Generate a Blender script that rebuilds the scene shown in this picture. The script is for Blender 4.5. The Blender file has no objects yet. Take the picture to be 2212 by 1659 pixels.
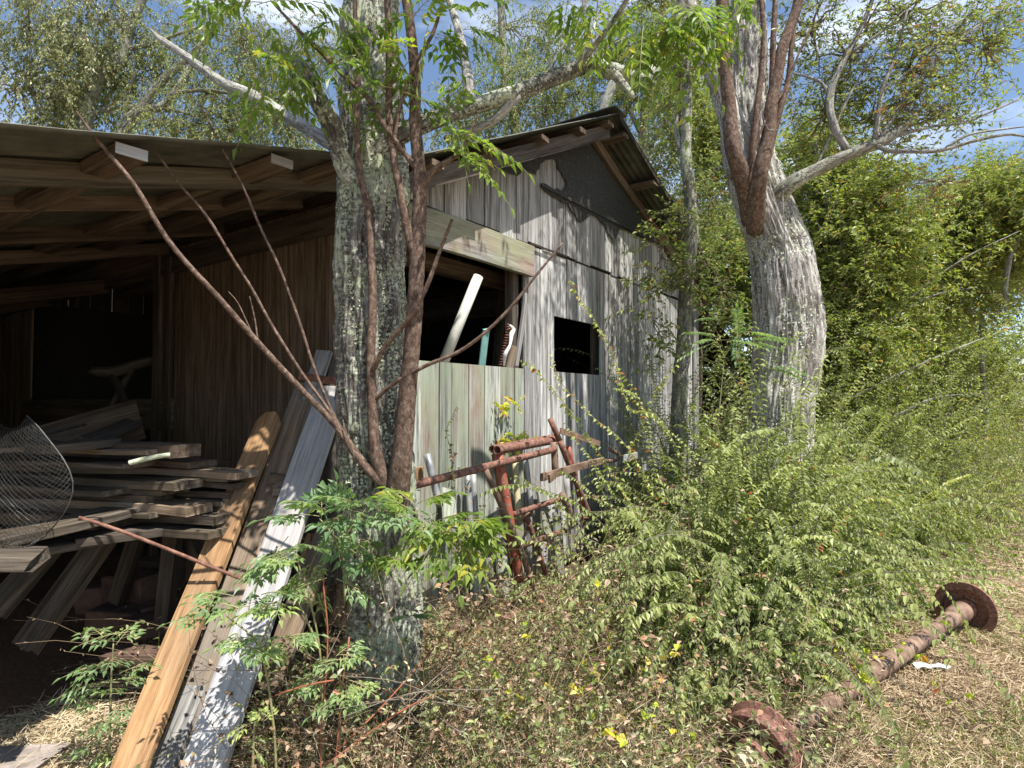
import bpy, math, random
import numpy as np
from mathutils import Vector
random.seed(7); rng = np.random.default_rng(7)
sc = bpy.context.scene
col = sc.collection
PI = math.pi
# ------------------------------------------------------------------ camera, sky, sun, exposure
FPX, CW, CH = 1340.0, 2212.0, 1659.0            # measuring grid of the photograph
PITCH = math.atan(40.5 / FPX)
CAM = np.array([0.0, 0.0, 1.6])
cd = bpy.data.cameras.new('camera'); cam = bpy.data.objects.new('camera', cd); col.objects.link(cam)
cam.location = CAM; cam.rotation_euler = (PI / 2 + PITCH, 0, 0)
cd.sensor_width = 36; cd.lens = 36 * FPX / CW; cd.clip_end = 1000; cd.clip_start = 0.05
sc.camera = cam
SUNV = np.array([0.34, -0.36, 1.0]); SUNV /= np.linalg.norm(SUNV)
w = bpy.data.worlds.new('World'); sc.world = w; w.use_nodes = True
nt = w.node_tree; bg = nt.nodes['Background']
sky = nt.nodes.new('ShaderNodeTexSky'); sky.sky_type = 'NISHITA'; sky.sun_disc = False
sky.sun_elevation = math.asin(SUNV[2]); sky.sun_rotation = math.atan2(SUNV[0], SUNV[1])
sky.air_density = 1.0; sky.dust_density = 0.3; sky.ozone_density = 1.6
tc = nt.nodes.new('ShaderNodeTexCoord'); mp = nt.nodes.new('ShaderNodeMapping'); mp.inputs['Scale'].default_value = (1.5, 1.5, 5)
nz = nt.nodes.new('ShaderNodeTexNoise'); nz.inputs['Scale'].default_value = 1.6; nz.inputs['Detail'].default_value = 7
rp = nt.nodes.new('ShaderNodeValToRGB'); rp.color_ramp.elements[0].position = 0.5; rp.color_ramp.elements[1].position = 0.85
mx = nt.nodes.new('ShaderNodeMix'); mx.data_type = 'RGBA'; mx.inputs[7].default_value = (12, 12.6, 13.5, 1)
L = nt.links.new
L(tc.outputs['Generated'], mp.inputs[0]); L(mp.outputs[0], nz.inputs[0]); L(nz.outputs[0], rp.inputs[0])
L(rp.outputs[0], mx.inputs[0]); L(sky.outputs[0], mx.inputs[6]); L(mx.outputs[2], bg.inputs[0])
bg.inputs[1].default_value = 0.1
sl = bpy.data.lights.new('sun', 'SUN'); sl.energy = 5.0; sl.angle = math.radians(0.5); sl.color = (1, 0.95, 0.87)
so = bpy.data.objects.new('sun', sl); col.objects.link(so)
so.rotation_euler = Vector(SUNV).to_track_quat('Z', 'Y').to_euler(); so.location = (4, -4, 12)
sc.view_settings.view_transform = 'Standard'; sc.view_settings.look = 'None'
sc.view_settings.exposure = 0.88; sc.view_settings.gamma = 1
cy = sc.cycles; cy.max_bounces = 7; cy.diffuse_bounces = 4; cy.glossy_bounces = 2; cy.transmission_bounces = 4; cy.transparent_max_bounces = 6
# ------------------------------------------------------------------ measuring helpers: a ray through a point of the photo met with a real plane
cp, sp = math.cos(PITCH), math.sin(PITCH)
def ray(x, y):
    dx, dy = (x - CW / 2) / FPX, (CH / 2 - y) / FPX
    return np.array([dx, cp - dy * sp, sp + dy * cp])
DR = np.array([0.579, 0.815, 0]); DR /= np.linalg.norm(DR)
DL = np.array([-DR[1], DR[0], 0]); C0 = np.array([-0.935, 4.1, 0.0])      # near corner of the shed
UP = np.array([0, 0, 1.0])
def P(x, y, d):
    r = ray(x, y); return CAM + r * (d / r[1])
def _pl(x, y, n, k):
    r = ray(x, y); return CAM + r * ((k - (CAM - C0) @ n) / (r @ n))
def PY(x, y, k=0.0): return _pl(x, y, DL, k)
def PX(x, y, k=0.0): return _pl(x, y, DR, k)
def PZ(x, y, z=0.0):
    r = ray(x, y); return CAM + r * ((z - CAM[2]) / r[2])
def B(s, k, z): return C0 + s * DR + k * DL + np.array([0, 0, z])
def SK(p): q = np.asarray(p) - C0; return float(q @ DR), float(q @ DL), float(p[2])
def nrm(v):
    v = np.asarray(v, float); return v / (np.linalg.norm(v, axis=-1, keepdims=True) + 1e-12)
# ------------------------------------------------------------------ noise
_pt = rng.random(4096)
def vnoise(p):
    i = np.floor(p).astype(np.int64); f = p - i; f = f * f * (3 - 2 * f); out = 0
    for a in (0, 1):
        for b in (0, 1):
            for c in (0, 1):
                h = ((i[..., 0] + a) * 73856093 ^ (i[..., 1] + b) * 19349663 ^ (i[..., 2] + c) * 83492791) & 4095
                wt = (f[..., 0] if a else 1 - f[..., 0]) * (f[..., 1] if b else 1 - f[..., 1]) * (f[..., 2] if c else 1 - f[..., 2])
                out = out + wt * _pt[h]
    return out
def fbm(p, o=4):
    s, a, t = 0, 0.5, 0
    for _ in range(o):
        s = s + a * vnoise(p); t += a; a *= 0.5; p = p * 2.03 + 11.7
    return s / t
# ------------------------------------------------------------------ mesh builder
ORI = {}
class MB:
    def __init__(s): s.V, s.F, s.P, s.R, s.n = [], [], [], [], 0
    def add(s, V, F, P=None, R=None):
        V = np.asarray(V, float).reshape(-1, 3)
        if len(V) == 0: return
        s.V.append(V); s.P.append(V if P is None else np.asarray(P, float).reshape(-1, 3))
        s.R.append(np.full(len(V), random.random() if R is None else R) if R is None or np.isscalar(R) else np.asarray(R, float).ravel())
        if isinstance(F, np.ndarray): F = [F]
        for f in F: s.F.append(np.asarray(f, int) + s.n)
        s.n += len(V)
    def build(s, name, mat, parent=None, smooth=False, base=None, **pr):
        V = np.concatenate(s.V); Pp = np.concatenate(s.P); R = np.concatenate(s.R)
        if parent is not None: o0 = ORI[parent.name]
        else:
            o0 = np.array([*V[V[:, 2] < V[:, 2].min() + 0.1].mean(0)[:2], V[:, 2].min()]) if base is None else np.asarray(base, float)
        V = V - o0
        idx, tot = [], []
        for f in s.F:
            if f.ndim == 1: f = f[None]
            idx.append(f.ravel()); tot.append(np.full(len(f), f.shape[1]))
        idx = np.concatenate(idx); tot = np.concatenate(tot)
        m = bpy.data.meshes.new(name)
        m.vertices.add(len(V)); m.vertices.foreach_set('co', V.astype(np.float32).ravel())
        m.loops.add(len(idx)); m.loops.foreach_set('vertex_index', idx.astype(np.int32))
        m.polygons.add(len(tot)); st = np.concatenate([[0], np.cumsum(tot)[:-1]])
        m.polygons.foreach_set('loop_start', st.astype(np.int32)); m.polygons.foreach_set('loop_total', tot.astype(np.int32))
        m.polygons.foreach_set('use_smooth', np.full(len(tot), bool(smooth)))
        a = m.attributes.new('pos', 'FLOAT_VECTOR', 'POINT'); a.data.foreach_set('vector', Pp.astype(np.float32).ravel())
        a = m.attributes.new('rnd', 'FLOAT', 'POINT'); a.data.foreach_set('value', R.astype(np.float32))
        m.update(calc_edges=True); m.materials.append(mat)
        o = bpy.data.objects.new(name, m); col.objects.link(o)
        if parent is not None: o.parent = parent
        else: o.location = o0
        ORI[o.name] = o0
        for k, v in pr.items(): o['category' if k == 'cat' else k] = v
        return o
def thing(name, label, cat, loc, group=None):
    o = bpy.data.objects.new(name, None); col.objects.link(o); o.location = loc; o.empty_display_size = 0.1
    o['label'] = label; o['category'] = cat
    if group: o['group'] = group
    ORI[o.name] = np.asarray(loc, float); return o
def smoothpath(pts, rad, step):
    pts = np.asarray(pts, float); rad = np.asarray(rad, float) if np.ndim(rad) else np.full(len(pts), rad)
    if len(rad) != len(pts): rad = np.interp(np.linspace(0, 1, len(pts)), np.linspace(0, 1, len(rad)), rad)
    A = np.vstack([2 * pts[0] - pts[1], pts, 2 * pts[-1] - pts[-2]]); out, ro = [], []
    for i in range(1, len(A) - 2):
        n = max(1, int(np.linalg.norm(A[i + 1] - A[i]) / step)); t = np.linspace(0, 1, n, endpoint=False)[:, None]
        p0, p1, p2, p3 = A[i - 1], A[i], A[i + 1], A[i + 2]
        out.append(0.5 * ((2 * p1) + (-p0 + p2) * t + (2 * p0 - 5 * p1 + 4 * p2 - p3) * t * t + (-p0 + 3 * p1 - 3 * p2 + p3) * t ** 3))
        ro.append(rad[i - 1] + (rad[i] - rad[i - 1]) * t[:, 0])
    out.append(pts[-1:]); ro.append(rad[-1:])
    return np.vstack(out), np.concatenate(ro)
def tube(mb, pts, rad, n=8, step=0.05, disp=None, R=None, cap=True, hollow=0, wob=0.0, raw=False):
    c, r = (np.asarray(pts, float), np.asarray(rad, float)) if raw else smoothpath(pts, rad, step)
    K = len(c)
    if wob: c = c + (fbm(c * 3.1 + 5, 2)[:, None] - 0.5) * wob * np.array([1, .7, .3])
    T = nrm(np.gradient(c, axis=0)); x = np.zeros((K, 3)); a = np.cross(T[0], [0.31, 0.9, 0.1]); x[0] = nrm(a)
    for i in range(1, K): x[i] = nrm(x[i - 1] - T[i] * (x[i - 1] @ T[i]))
    y = np.cross(T, x); th = np.linspace(0, 2 * PI, n, endpoint=False)
    s = np.concatenate([[0], np.cumsum(np.linalg.norm(np.diff(c, axis=0), axis=1))]) + random.random() * 20
    cs, sn = np.cos(th), np.sin(th)
    off = random.random() * 9
    Pp = np.stack([np.outer(r, cs) + off, np.outer(r, sn), np.repeat(s[:, None], n, 1)], -1)
    rr = np.repeat(r[:, None], n, 1)
    if disp is not None: rr = rr * (1 + disp(Pp, r))
    V = c[:, None] + rr[..., None] * (cs[None, :, None] * x[:, None] + sn[None, :, None] * y[:, None])
    i = np.arange(K - 1)[:, None] * n; j = np.arange(n)[None]; j2 = (j + 1) % n
    F = [np.stack([i + j, i + j2, i + n + j2, i + n + j], -1).reshape(-1, 4)]
    if hollow:
        h = n * K; Vi = c[-1] + (V[-1] - c[-1]) * hollow; Vd = Vi - T[-1] * r[-1] * 4
        V = np.vstack([V.reshape(-1, 3), Vi, Vd]); Pp = np.vstack([Pp.reshape(-1, 3), Pp[-1], Pp[-1]])
        l = np.arange(n); l2 = (l + 1) % n; b = (K - 1) * n
        F += [np.stack([b + l, b + l2, h + l2, h + l], -1), np.stack([h + l, h + l2, h + n + l2, h + n + l], -1), (h + n + l)[None], l[::-1][None]]
    elif cap: F += [np.arange(n)[::-1][None], (np.arange(n) + (K - 1) * n)[None]]
    mb.add(V, F, Pp, R)
def multitube(mb, Q, r0, r1, m=3, R=0.5):
    n, K, _ = Q.shape; T = nrm(np.gradient(Q, axis=1)); a = np.cross(T, [0.3, 0.2, 0.93]); x = nrm(a); y = np.cross(T, x)
    r = np.linspace(1, 0, K)[None, :] * (np.asarray(r0).reshape(-1, 1) - r1) + r1
    th = np.linspace(0, 2 * PI, m, endpoint=False)
    V = Q[:, :, None] + r[..., None, None] * (np.cos(th)[:, None] * x[:, :, None] + np.sin(th)[:, None] * y[:, :, None])
    b = (np.arange(n)[:, None, None] * K + np.arange(K - 1)[None, :, None]) * m; j = np.arange(m)[None, None]; j2 = (j + 1) % m
    F = np.stack([b + j, b + j2, b + m + j2, b + m + j], -1).reshape(-1, 4)
    mb.add(V, F, None, R)
def leaves(mb, b, d, n, Ln, Wd, R, kind=6, fold=0.25, curl=0.12):
    b = np.asarray(b, float); N = len(b)
    if N == 0: return
    d = nrm(d); sd = nrm(np.cross(d, n)); up = np.cross(sd, d)
    Ln = np.broadcast_to(Ln, N)[:, None]; Wd = np.broadcast_to(Wd, N)[:, None]; R = np.broadcast_to(R, N)
    t = b + d * Ln - up * Ln * curl
    if kind == 4:
        l = b + d * Ln * .45 + sd * Wd * .5 + up * Wd * fold; r = b + d * Ln * .45 - sd * Wd * .5 + up * Wd * fold
        V = np.stack([b, r, t, l], 1); k = 4; F = np.arange(N)[:, None] * 4 + np.arange(4)
    else:
        f1, f2, w2 = (.3, .62, .40) if kind == 6 else (.3, .6, .32)
        q = [b]
        for sg in (-1, 1):
            q.append(b + d * Ln * f1 + sg * sd * Wd * .5 + up * Wd * fold); q.append(b + d * Ln * f2 + sg * sd * Wd * w2 + up * (Wd * fold - Ln * curl * .35))
        q.append(t); V = np.stack([q[0], q[1], q[2], q[5], q[4], q[3]], 1); k = 6
        a = np.arange(N)[:, None] * 6; F = np.vstack([a + np.array([0, 1, 2, 3]), a + np.array([0, 3, 4, 5])])
    mb.add(V, F, None, np.repeat(R, k))
def rdir(n, z=0.0):
    v = rng.normal(size=(n, 3)); v[:, 2] += z; return nrm(v)
def grow(bases, dirs, K, step, droop, jit, sag=1.0):
    n = len(bases); p = np.array(bases, float); d = nrm(dirs); step = np.broadcast_to(step, n)[:, None]; out = [p.copy()]
    for i in range(K):
        d = nrm(d + np.array([0, 0, -1]) * droop * (0.4 + sag * i / K) + rng.normal(size=(n, 3)) * jit); p = p + d * step; out.append(p.copy())
    return np.stack(out, 1)
def dress(mb, Q, Ln, Wd, kind=4, per=2, skip=0.15, hang=0.3, start=1, R=None, flat=0.5, neat=1.0):
    n, K, _ = Q.shape; T = nrm(np.gradient(Q, axis=1)); T, Qs = T[:, start:], Q[:, start:]
    S = nrm(np.cross(T, UP) + 1e-3)
    for k in range(per):
        sg = 1 if k % 2 else -1
        tw = rng.normal(size=Qs.shape[:2] + (1,)) * 0.5 * neat
        sdv = S * sg + np.cross(T, S) * tw
        pos = Qs + T * (rng.random(Qs.shape[:2] + (1,)) - .5) * neat * np.linalg.norm(Q[:, 1] - Q[:, 0], axis=1).mean()
        d = nrm(sdv * .9 + T * .5 + np.array([0, 0, -1]) * hang + rng.normal(size=Qs.shape) * (.06 + .14 * neat))
        nn = nrm(UP * flat + rng.normal(size=Qs.shape) * (.2 + .3 * neat) + T * .1)
        keep = rng.random(Qs.shape[:2]) > skip
        N = int(keep.sum()); sc_ = 0.7 + 0.5 * rng.random(N)
        rv = rng.random(N) if R is None else np.clip(np.repeat((R + 0 * Qs[..., 0])[..., None], 1, 2)[..., 0][keep] + rng.normal(size=N) * .1, 0, 1)
        leaves(mb, pos[keep], d[keep], nn[keep], Ln * sc_, Wd * sc_, rv, kind)
# ------------------------------------------------------------------ materials
def M(name):
    m = bpy.data.materials.new(name); m.use_nodes = True; t = m.node_tree; b = t.nodes['Principled BSDF']
    return m, t, b
def node(t, kind, **kw):
    n = t.nodes.new('ShaderNode' + kind)
    for k, v in kw.items():
        if k in n.inputs: n.inputs[k].default_value = v
        else: setattr(n, k, v)
    return n
def ramp(t, fac, stops):
    r = node(t, 'ValToRGB'); e = r.color_ramp.elements
    while len(e) < len(stops): e.new(0.5)
    for q, (p, c) in zip(e, stops): q.position = p; q.color = (*c, 1) if len(c) == 3 else c
    t.links.new(fac, r.inputs[0]); return r.outputs[0]
def mixc(t, f, a, b, mode='MIX'):
    m = node(t, 'Mix', data_type='RGBA', blend_type=mode)
    for v, i in ((f, 0), (a, 6), (b, 7)):
        if isinstance(v, bpy.types.NodeSocket): t.links.new(v, m.inputs[i])
        else: m.inputs[i].default_value = v if i == 0 else (*v, 1)
    return m.outputs[2]
def noise(t, vec, scale, detail=5, rough=.6, mapsc=None, dist=0.0):
    if mapsc is not None:
        mpn = node(t, 'Mapping'); mpn.inputs['Scale'].default_value = mapsc; t.links.new(vec, mpn.inputs[0]); vec = mpn.outputs[0]
    n = node(t, 'TexNoise', Scale=scale, Detail=detail, Roughness=rough, Distortion=dist); t.links.new(vec, n.inputs['Vector']); return n.outputs[0]
def attr(t, nm): return node(t, 'Attribute', attribute_name=nm)
def bump(t, b, h, s, d=0.01):
    bn = node(t, 'Bump', Strength=s, Distance=d); t.links.new(h, bn.inputs['Height']); t.links.new(bn.outputs[0], b.inputs['Normal'])
def offset_pos(t):
    a = attr(t, 'pos'); r = attr(t, 'rnd'); mm = node(t, 'Vector Math'.replace(' ', ''), operation='SCALE'); mm.inputs[0].default_value = (7.3, 3.1, 13.7)
    t.links.new(r.outputs['Fac'], mm.inputs['Scale']); ad = node(t, 'VectorMath', operation='ADD'); t.links.new(a.outputs['Vector'], ad.inputs[0]); t.links.new(mm.outputs[0], ad.inputs[1])
    return ad.outputs[0], r.outputs['Fac']
def wood(name, dark, mid, light, vary=0.5, stain=None, green=None, rough=.85, gs=1.0, crack=.6):
    m, t, b = M(name); v, r = offset_pos(t)
    g = noise(t, v, 14 * gs, 10, .78, (1, 1, .05), .3)
    c = ramp(t, g, [(.38, dark), (.5, mid), (.62, light)])
    g2 = noise(t, v, 38 * gs, 5, .7, (1, 1, .025), .1)
    ck = ramp(t, g2, [(.33, (1 - crack,) * 3), (.46, (1, 1, 1))]); c = mixc(t, 1.0, c, ck, 'MULTIPLY')
    st = noise(t, v, 2.2, 4, .6, (1, 1, .5))
    if stain: c = mixc(t, ramp(t, st, [(.45, (0, 0, 0)), (.7, (.8, .8, .8))]), c, stain)
    if green:
        st2 = noise(t, v, 3.3, 5, .7, (1, 1, .35)); c = mixc(t, ramp(t, st2, [(.42, (0, 0, 0)), (.62, (.75, .75, .75))]), c, green)
    kn = noise(t, v, 9, 2, .5, (1, 1, .5)); c = mixc(t, ramp(t, kn, [(.73, (0, 0, 0)), (.78, (.75, .75, .75))]), c, tuple(x * .3 for x in dark))
    vv = node(t, 'MapRange', **{'To Min': 1 - vary * .75, 'To Max': 1 + vary * .4}); t.links.new(r, vv.inputs[0])
    c = mixc(t, 1.0, c, vv.outputs[0], 'MULTIPLY')
    t.links.new(c, b.inputs['Base Color']); b.inputs['Roughness'].default_value = rough; b.inputs['Specular IOR Level'].default_value = .25
    ad = node(t, 'Math', operation='ADD'); t.links.new(g, ad.inputs[0]); t.links.new(g2, ad.inputs[1]); bump(t, b, ad.outputs[0], .6, .003)
    return m
def bark(name, dark, mid, light, lichen=None, lich=.5, sc_=1.0, stretch=.18, bs=.8, bd=.012):
    m, t, b = M(name); v, r = offset_pos(t)
    g = noise(t, v, 16 * sc_, 8, .68, (1, 1, stretch), .6)
    vo = node(t, 'TexVoronoi', Scale=22 * sc_, feature='DISTANCE_TO_EDGE'); mpn = node(t, 'Mapping'); mpn.inputs['Scale'].default_value = (1, 1, stretch * .9); t.links.new(v, mpn.inputs[0])
    g0 = noise(t, v, 9, 3, .5); av = node(t, 'VectorMath', operation='ADD'); sv = node(t, 'VectorMath', operation='SCALE'); sv.inputs['Scale'].default_value = .05
    cmb = node(t, 'CombineXYZ'); t.links.new(g0, cmb.inputs[0]); t.links.new(g0, cmb.inputs[1]); t.links.new(cmb.outputs[0], sv.inputs[0])
    t.links.new(mpn.outputs[0], av.inputs[0]); t.links.new(sv.outputs[0], av.inputs[1]); t.links.new(av.outputs[0], vo.inputs['Vector'])
    c = ramp(t, g, [(.32, dark), (.5, mid), (.68, light)])
    ed = ramp(t, vo.outputs[0], [(.0, (.55, .55, .55)), (.06, (1, 1, 1))]); c = mixc(t, 1.0, c, ed, 'MULTIPLY')
    if lichen:
        l1 = noise(t, v, 55, 5, .75); l2 = noise(t, v, 3.0, 3, .6); mu = node(t, 'Math', operation='MULTIPLY_ADD'); mu.inputs[1].default_value = .55
        t.links.new(l2, mu.inputs[0]); t.links.new(l1, mu.inputs[2]); f = ramp(t, mu.outputs[0], [(.95 - lich * .35, (0, 0, 0)), (1.07 - lich * .35, (.85, .85, .85))])
        lc = ramp(t, noise(t, v, 7, 3), [(.4, lichen[0]), (.6, lichen[1])]); c = mixc(t, f, c, lc)
    t.links.new(c, b.inputs['Base Color']); b.inputs['Roughness'].default_value = .9; b.inputs['Specular IOR Level'].default_value = .2
    ad = node(t, 'Math', operation='ADD'); t.links.new(g, ad.inputs[0]); t.links.new(ed, ad.inputs[1]); bump(t, b, ad.outputs[0], bs, bd)
    return m
def leafm(name, stops, trans=.35, rough=.45, spec=.4, tcol=None):
    m, t, b = M(name); r = attr(t, 'rnd'); c = ramp(t, r.outputs['Fac'], stops)
    t.links.new(c, b.inputs['Base Color']); b.inputs['Roughness'].default_value = rough; b.inputs['Specular IOR Level'].default_value = spec
    tr = node(t, 'BsdfTranslucent'); tm = mixc(t, 1.0, c, tcol or (1.5, 1.7, .6), 'MULTIPLY'); t.links.new(tm, tr.inputs[0])
    ms = node(t, 'MixShader'); ms.inputs[0].default_value = trans; out = t.nodes['Material Output']
    t.links.new(b.outputs[0], ms.inputs[1]); t.links.new(tr.outputs[0], ms.inputs[2]); t.links.new(ms.outputs[0], out.inputs[0]); return m
def plain(name, c1, c2, sc_=20, rough=.7, metal=0.0, bs=.3, stops=None, spec=.4):
    m, t, b = M(name); v, r = offset_pos(t); g = noise(t, v, sc_, 6, .65); c = ramp(t, g, stops or [(.35, c1), (.65, c2)])
    t.links.new(c, b.inputs['Base Color']); b.inputs['Roughness'].default_value = rough; b.inputs['Metallic'].default_value = metal
    b.inputs['Specular IOR Level'].default_value = spec; bump(t, b, g, bs, .004); return m
W_ = {}
W_['grey'] = wood('weathered_grey_wood', (.12, .117, .11), (.35, .342, .33), (.6, .59, .57), .6, gs=1.7)
W_['pale'] = wood('pale_mossy_wood', (.12, .12, .11), (.34, .35, .32), (.56, .57, .52), .6, (.28, .17, .12), (.34, .39, .28), crack=.75, gs=2)
W_['beam'] = wood('old_beam_wood', (.07, .065, .055), (.2, .195, .18), (.38, .37, .34), .3, (.3, .17, .12), (.26, .28, .17), gs=2.4, crack=.85)
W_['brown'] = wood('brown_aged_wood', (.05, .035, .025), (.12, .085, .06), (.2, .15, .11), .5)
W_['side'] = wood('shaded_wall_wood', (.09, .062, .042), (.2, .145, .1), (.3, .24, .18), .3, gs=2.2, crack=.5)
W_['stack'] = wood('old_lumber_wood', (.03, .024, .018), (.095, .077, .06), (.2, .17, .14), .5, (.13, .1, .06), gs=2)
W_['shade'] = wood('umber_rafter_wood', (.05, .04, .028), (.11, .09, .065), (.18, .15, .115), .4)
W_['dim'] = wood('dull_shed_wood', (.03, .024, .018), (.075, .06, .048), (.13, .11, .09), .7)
W_['orange'] = wood('orange_pine_wood', (.15, .075, .032), (.33, .19, .09), (.44, .28, .15), .1, (.2, .14, .09), crack=.55, gs=2.4)
W_['tan'] = wood('tan_aged_wood', (.12, .085, .055), (.24, .175, .12), (.34, .26, .18), .4, (.2, .2, .19), crack=.5, gs=2)
W_['white'] = wood('silvered_wood', (.24, .24, .25), (.38, .38, .39), (.5, .5, .5), .15, (.3, .26, .22), crack=.4, gs=2)
BK = {}
LI = ((.5, .53, .43), (.36, .41, .26))
BK['A'] = bark('furrowed_lichen_bark', (.035, .03, .027), (.125, .11, .1), (.3, .28, .25), LI, .62, 1.5, .1)
BK['B'] = bark('pale_furrowed_bark', (.05, .04, .032), (.3, .275, .25), (.62, .6, .57), ((.7, .7, .66), (.5, .53, .42)), .5, 1.5, .08)
BK['red'] = bark('smooth_red_brown_bark', (.045, .03, .022), (.125, .082, .062), (.27, .2, .155), None, 0, 3.0, .7, .25, .004)
BK['back'] = bark('grey_bark', (.08, .075, .065), (.2, .19, .16), (.36, .35, .3), LI, .45, 1.2, .3)
BK['dead'] = bark('bare_dead_wood', (.09, .08, .075), (.24, .225, .21), (.42, .4, .38), LI, .4, 1.8, .12)
LF = {}
LF['china'] = leafm('bright_compound_leaf', [(0, (.06, .11, .03)), (.5, (.13, .2, .045)), (.9, (.24, .31, .07)), (1, (.42, .38, .07))], .45, .4)
LF['fresh'] = leafm('fresh_seedling_leaf', [(0, (.12, .2, .1)), (.6, (.22, .32, .14)), (1, (.38, .44, .15))], .35, .4)
LF['bush'] = leafm('arching_shrub_leaf', [(0, (.13, .16, .06)), (.5, (.25, .29, .1)), (.93, (.4, .43, .17)), (.99, (.36, .34, .1)), (1, (.4, .14, .06))], .28, .5)
LF['olive'] = leafm('small_olive_leaf', [(0, (.11, .13, .06)), (.55, (.24, .26, .12)), (.9, (.38, .4, .2)), (1, (.36, .22, .08))], .3, .42, .5)
LF['tree'] = leafm('background_leaf', [(0, (.09, .13, .04)), (.5, (.22, .26, .09)), (.9, (.36, .39, .16)), (.97, (.32, .2, .06)), (1, (.36, .13, .05))], .35, .45)
LF['right'] = leafm('hedgerow_leaf', [(0, (.11, .15, .04)), (.5, (.25, .29, .08)), (.9, (.38, .4, .13)), (1, (.4, .24, .08))], .35, .45)
LF['yel'] = leafm('yellow_leaf', [(0, (.25, .38, .04)), (.6, (.55, .55, .05)), (.85, (.65, .5, .08)), (1, (.6, .15, .05))], .3)
LF['dry'] = leafm('dry_leaf', [(0, (.13, .08, .05)), (.5, (.28, .19, .12)), (.9, (.42, .32, .22)), (1, (.38, .18, .09))], .1, .7, .2, (1, .9, .7))
LF['straw'] = leafm('dry_straw', [(0, (.25, .17, .11)), (.4, (.42, .32, .2)), (.8, (.6, .5, .33)), (1, (.68, .6, .42))], .1, .6, .25, (1, .9, .7))
LF['grass'] = leafm('green_grass', [(0, (.1, .14, .04)), (.5, (.2, .23, .07)), (1, (.38, .38, .14))], .25, .5)
twigm = plain('twig_bark', (.1, .08, .06), (.24, .2, .16), 30)
twiggr = plain('green_twig_bark', (.16, .16, .07), (.3, .27, .14), 30)
redtw = plain('red_cane_bark', (.2, .06, .035), (.32, .12, .06), 30)
rust = plain('rusty_pipe_metal', 0, 0, 26, .75, .1, .5, [(.3, (.06, .03, .022)), (.5, (.19, .09, .065)), (.66, (.29, .16, .12)), (.75, (.42, .34, .3))])
rustr = plain('red_painted_rusty_metal', 0, 0, 14, .6, .1, .5, [(.3, (.13, .045, .03)), (.5, (.34, .09, .05)), (.62, (.25, .13, .1)), (.75, (.6, .5, .45))])
rustp = plain('pink_rust_metal', 0, 0, 9, .75, .1, .4, [(.3, (.09, .055, .038)), (.5, (.2, .125, .088)), (.7, (.32, .23, .17))])
tin = plain('dull_green_roof_tin', (.07, .072, .055), (.15, .15, .12), 5, .6, .4, .2)
tinr = plain('rust_stained_tin', (.1, .07, .05), (.2, .14, .1), 4, .7, .3, .2)
tar = plain('black_tar_paper', 0, 0, 45, .95, 0, .8, [(.3, (.022, .022, .022)), (.6, (.05, .05, .048)), (.72, (.15, .155, .11))])
pvc = plain('cream_plastic', (.5, .5, .44), (.66, .66, .6), 6, .5, 0, .1)
galv = plain('grey_galvanised_pipe', (.25, .26, .26), (.42, .43, .43), 9, .5, .4, .2)
yelp = plain('yellowed_cane', (.38, .34, .2), (.52, .48, .3), 10, .6)
greenp = plain('teal_painted_metal', (.12, .28, .26), (.2, .38, .35), 8, .5, .1, .2)
whitep = plain('white_paint', (.6, .61, .62), (.78, .78, .78), 8, .6)
bluep = plain('blue_plastic', (.05, .12, .35), (.09, .2, .5), 8, .5)
terra = plain('terracotta_clay', (.4, .19, .11), (.5, .27, .17), 12, .8)
creamp = plain('cream_paint', (.5, .4, .24), (.62, .52, .34), 12, .7)
wirem = plain('dull_wire', (.05, .05, .047), (.1, .1, .095), 20, .5, .5)
stone = plain('grey_stone', (.2, .17, .15), (.36, .31, .28), 12, .9, 0, .8)
redclay = plain('reddish_brick_block', (.07, .04, .03), (.13, .08, .06), 12, .9, 0, .6)
lichs = plain('lichen_crust', 0, 0, 40, .95, 0, 1.0, [(.3, (.28, .31, .2)), (.55, (.5, .54, .4)), (.7, (.66, .68, .58))])
# ------------------------------------------------------------------ ground
def gz(x, y):
    p = np.stack([np.asarray(x, float) * .5, np.asarray(y, float) * .5, np.zeros_like(np.asarray(x, float))], -1)
    return (fbm(p + 3, 3) - .5) * .14 + (fbm(p * 7, 2) - .5) * .03 - .02
def zone(x, y):        # 0 bare dirt under the roof, .5 leafy soil, 1 dry grass
    q = np.stack([np.asarray(x), np.asarray(y)], -1) - C0[:2]; s = q @ DR[:2]; k = q @ DL[:2]
    n = (fbm(np.stack([x * 2.3, y * 2.3, x * 0], -1), 3) - .5) * .9
    shed = (k + n * .3 > np.where(s < -.7, .85, -.1)) & (s < .2)
    edge = np.clip((x - 1.45 - .36 * (y - 2.5) + n) * 1.3, 0, 1)
    strw = np.clip(1 - np.abs(s + 2.5) / 1.2 + n, 0, 1)
    return np.where(shed, 0, np.clip(.5 + .5 * np.maximum(edge, strw), 0, 1))
xs = np.concatenate([np.linspace(-150, -8, 14)[:-1], np.linspace(-8, 10, 181), np.linspace(10, 150, 14)[1:]])
ys = np.concatenate([np.linspace(-60, -1, 8)[:-1], np.linspace(-1, 14, 151), np.linspace(14, 200, 16)[1:]])
X, Y = np.meshgrid(xs, ys); Z = gz(X, Y); nx, ny = len(xs), len(ys)
g = MB(); i = np.arange(ny - 1)[:, None] * nx; j = np.arange(nx - 1)[None]
g.add(np.stack([X, Y, Z], -1), np.stack([i + j, i + j + 1, i + nx + j + 1, i + nx + j], -1).reshape(-1, 4), None, zone(X, Y))
m, t, b = M('soil_and_thatch'); v = attr(t, 'pos').outputs['Vector']; r = attr(t, 'rnd').outputs['Fac']
n1 = noise(t, v, 3.5, 8, .7); n2 = noise(t, v, 45, 5, .7)
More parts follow.
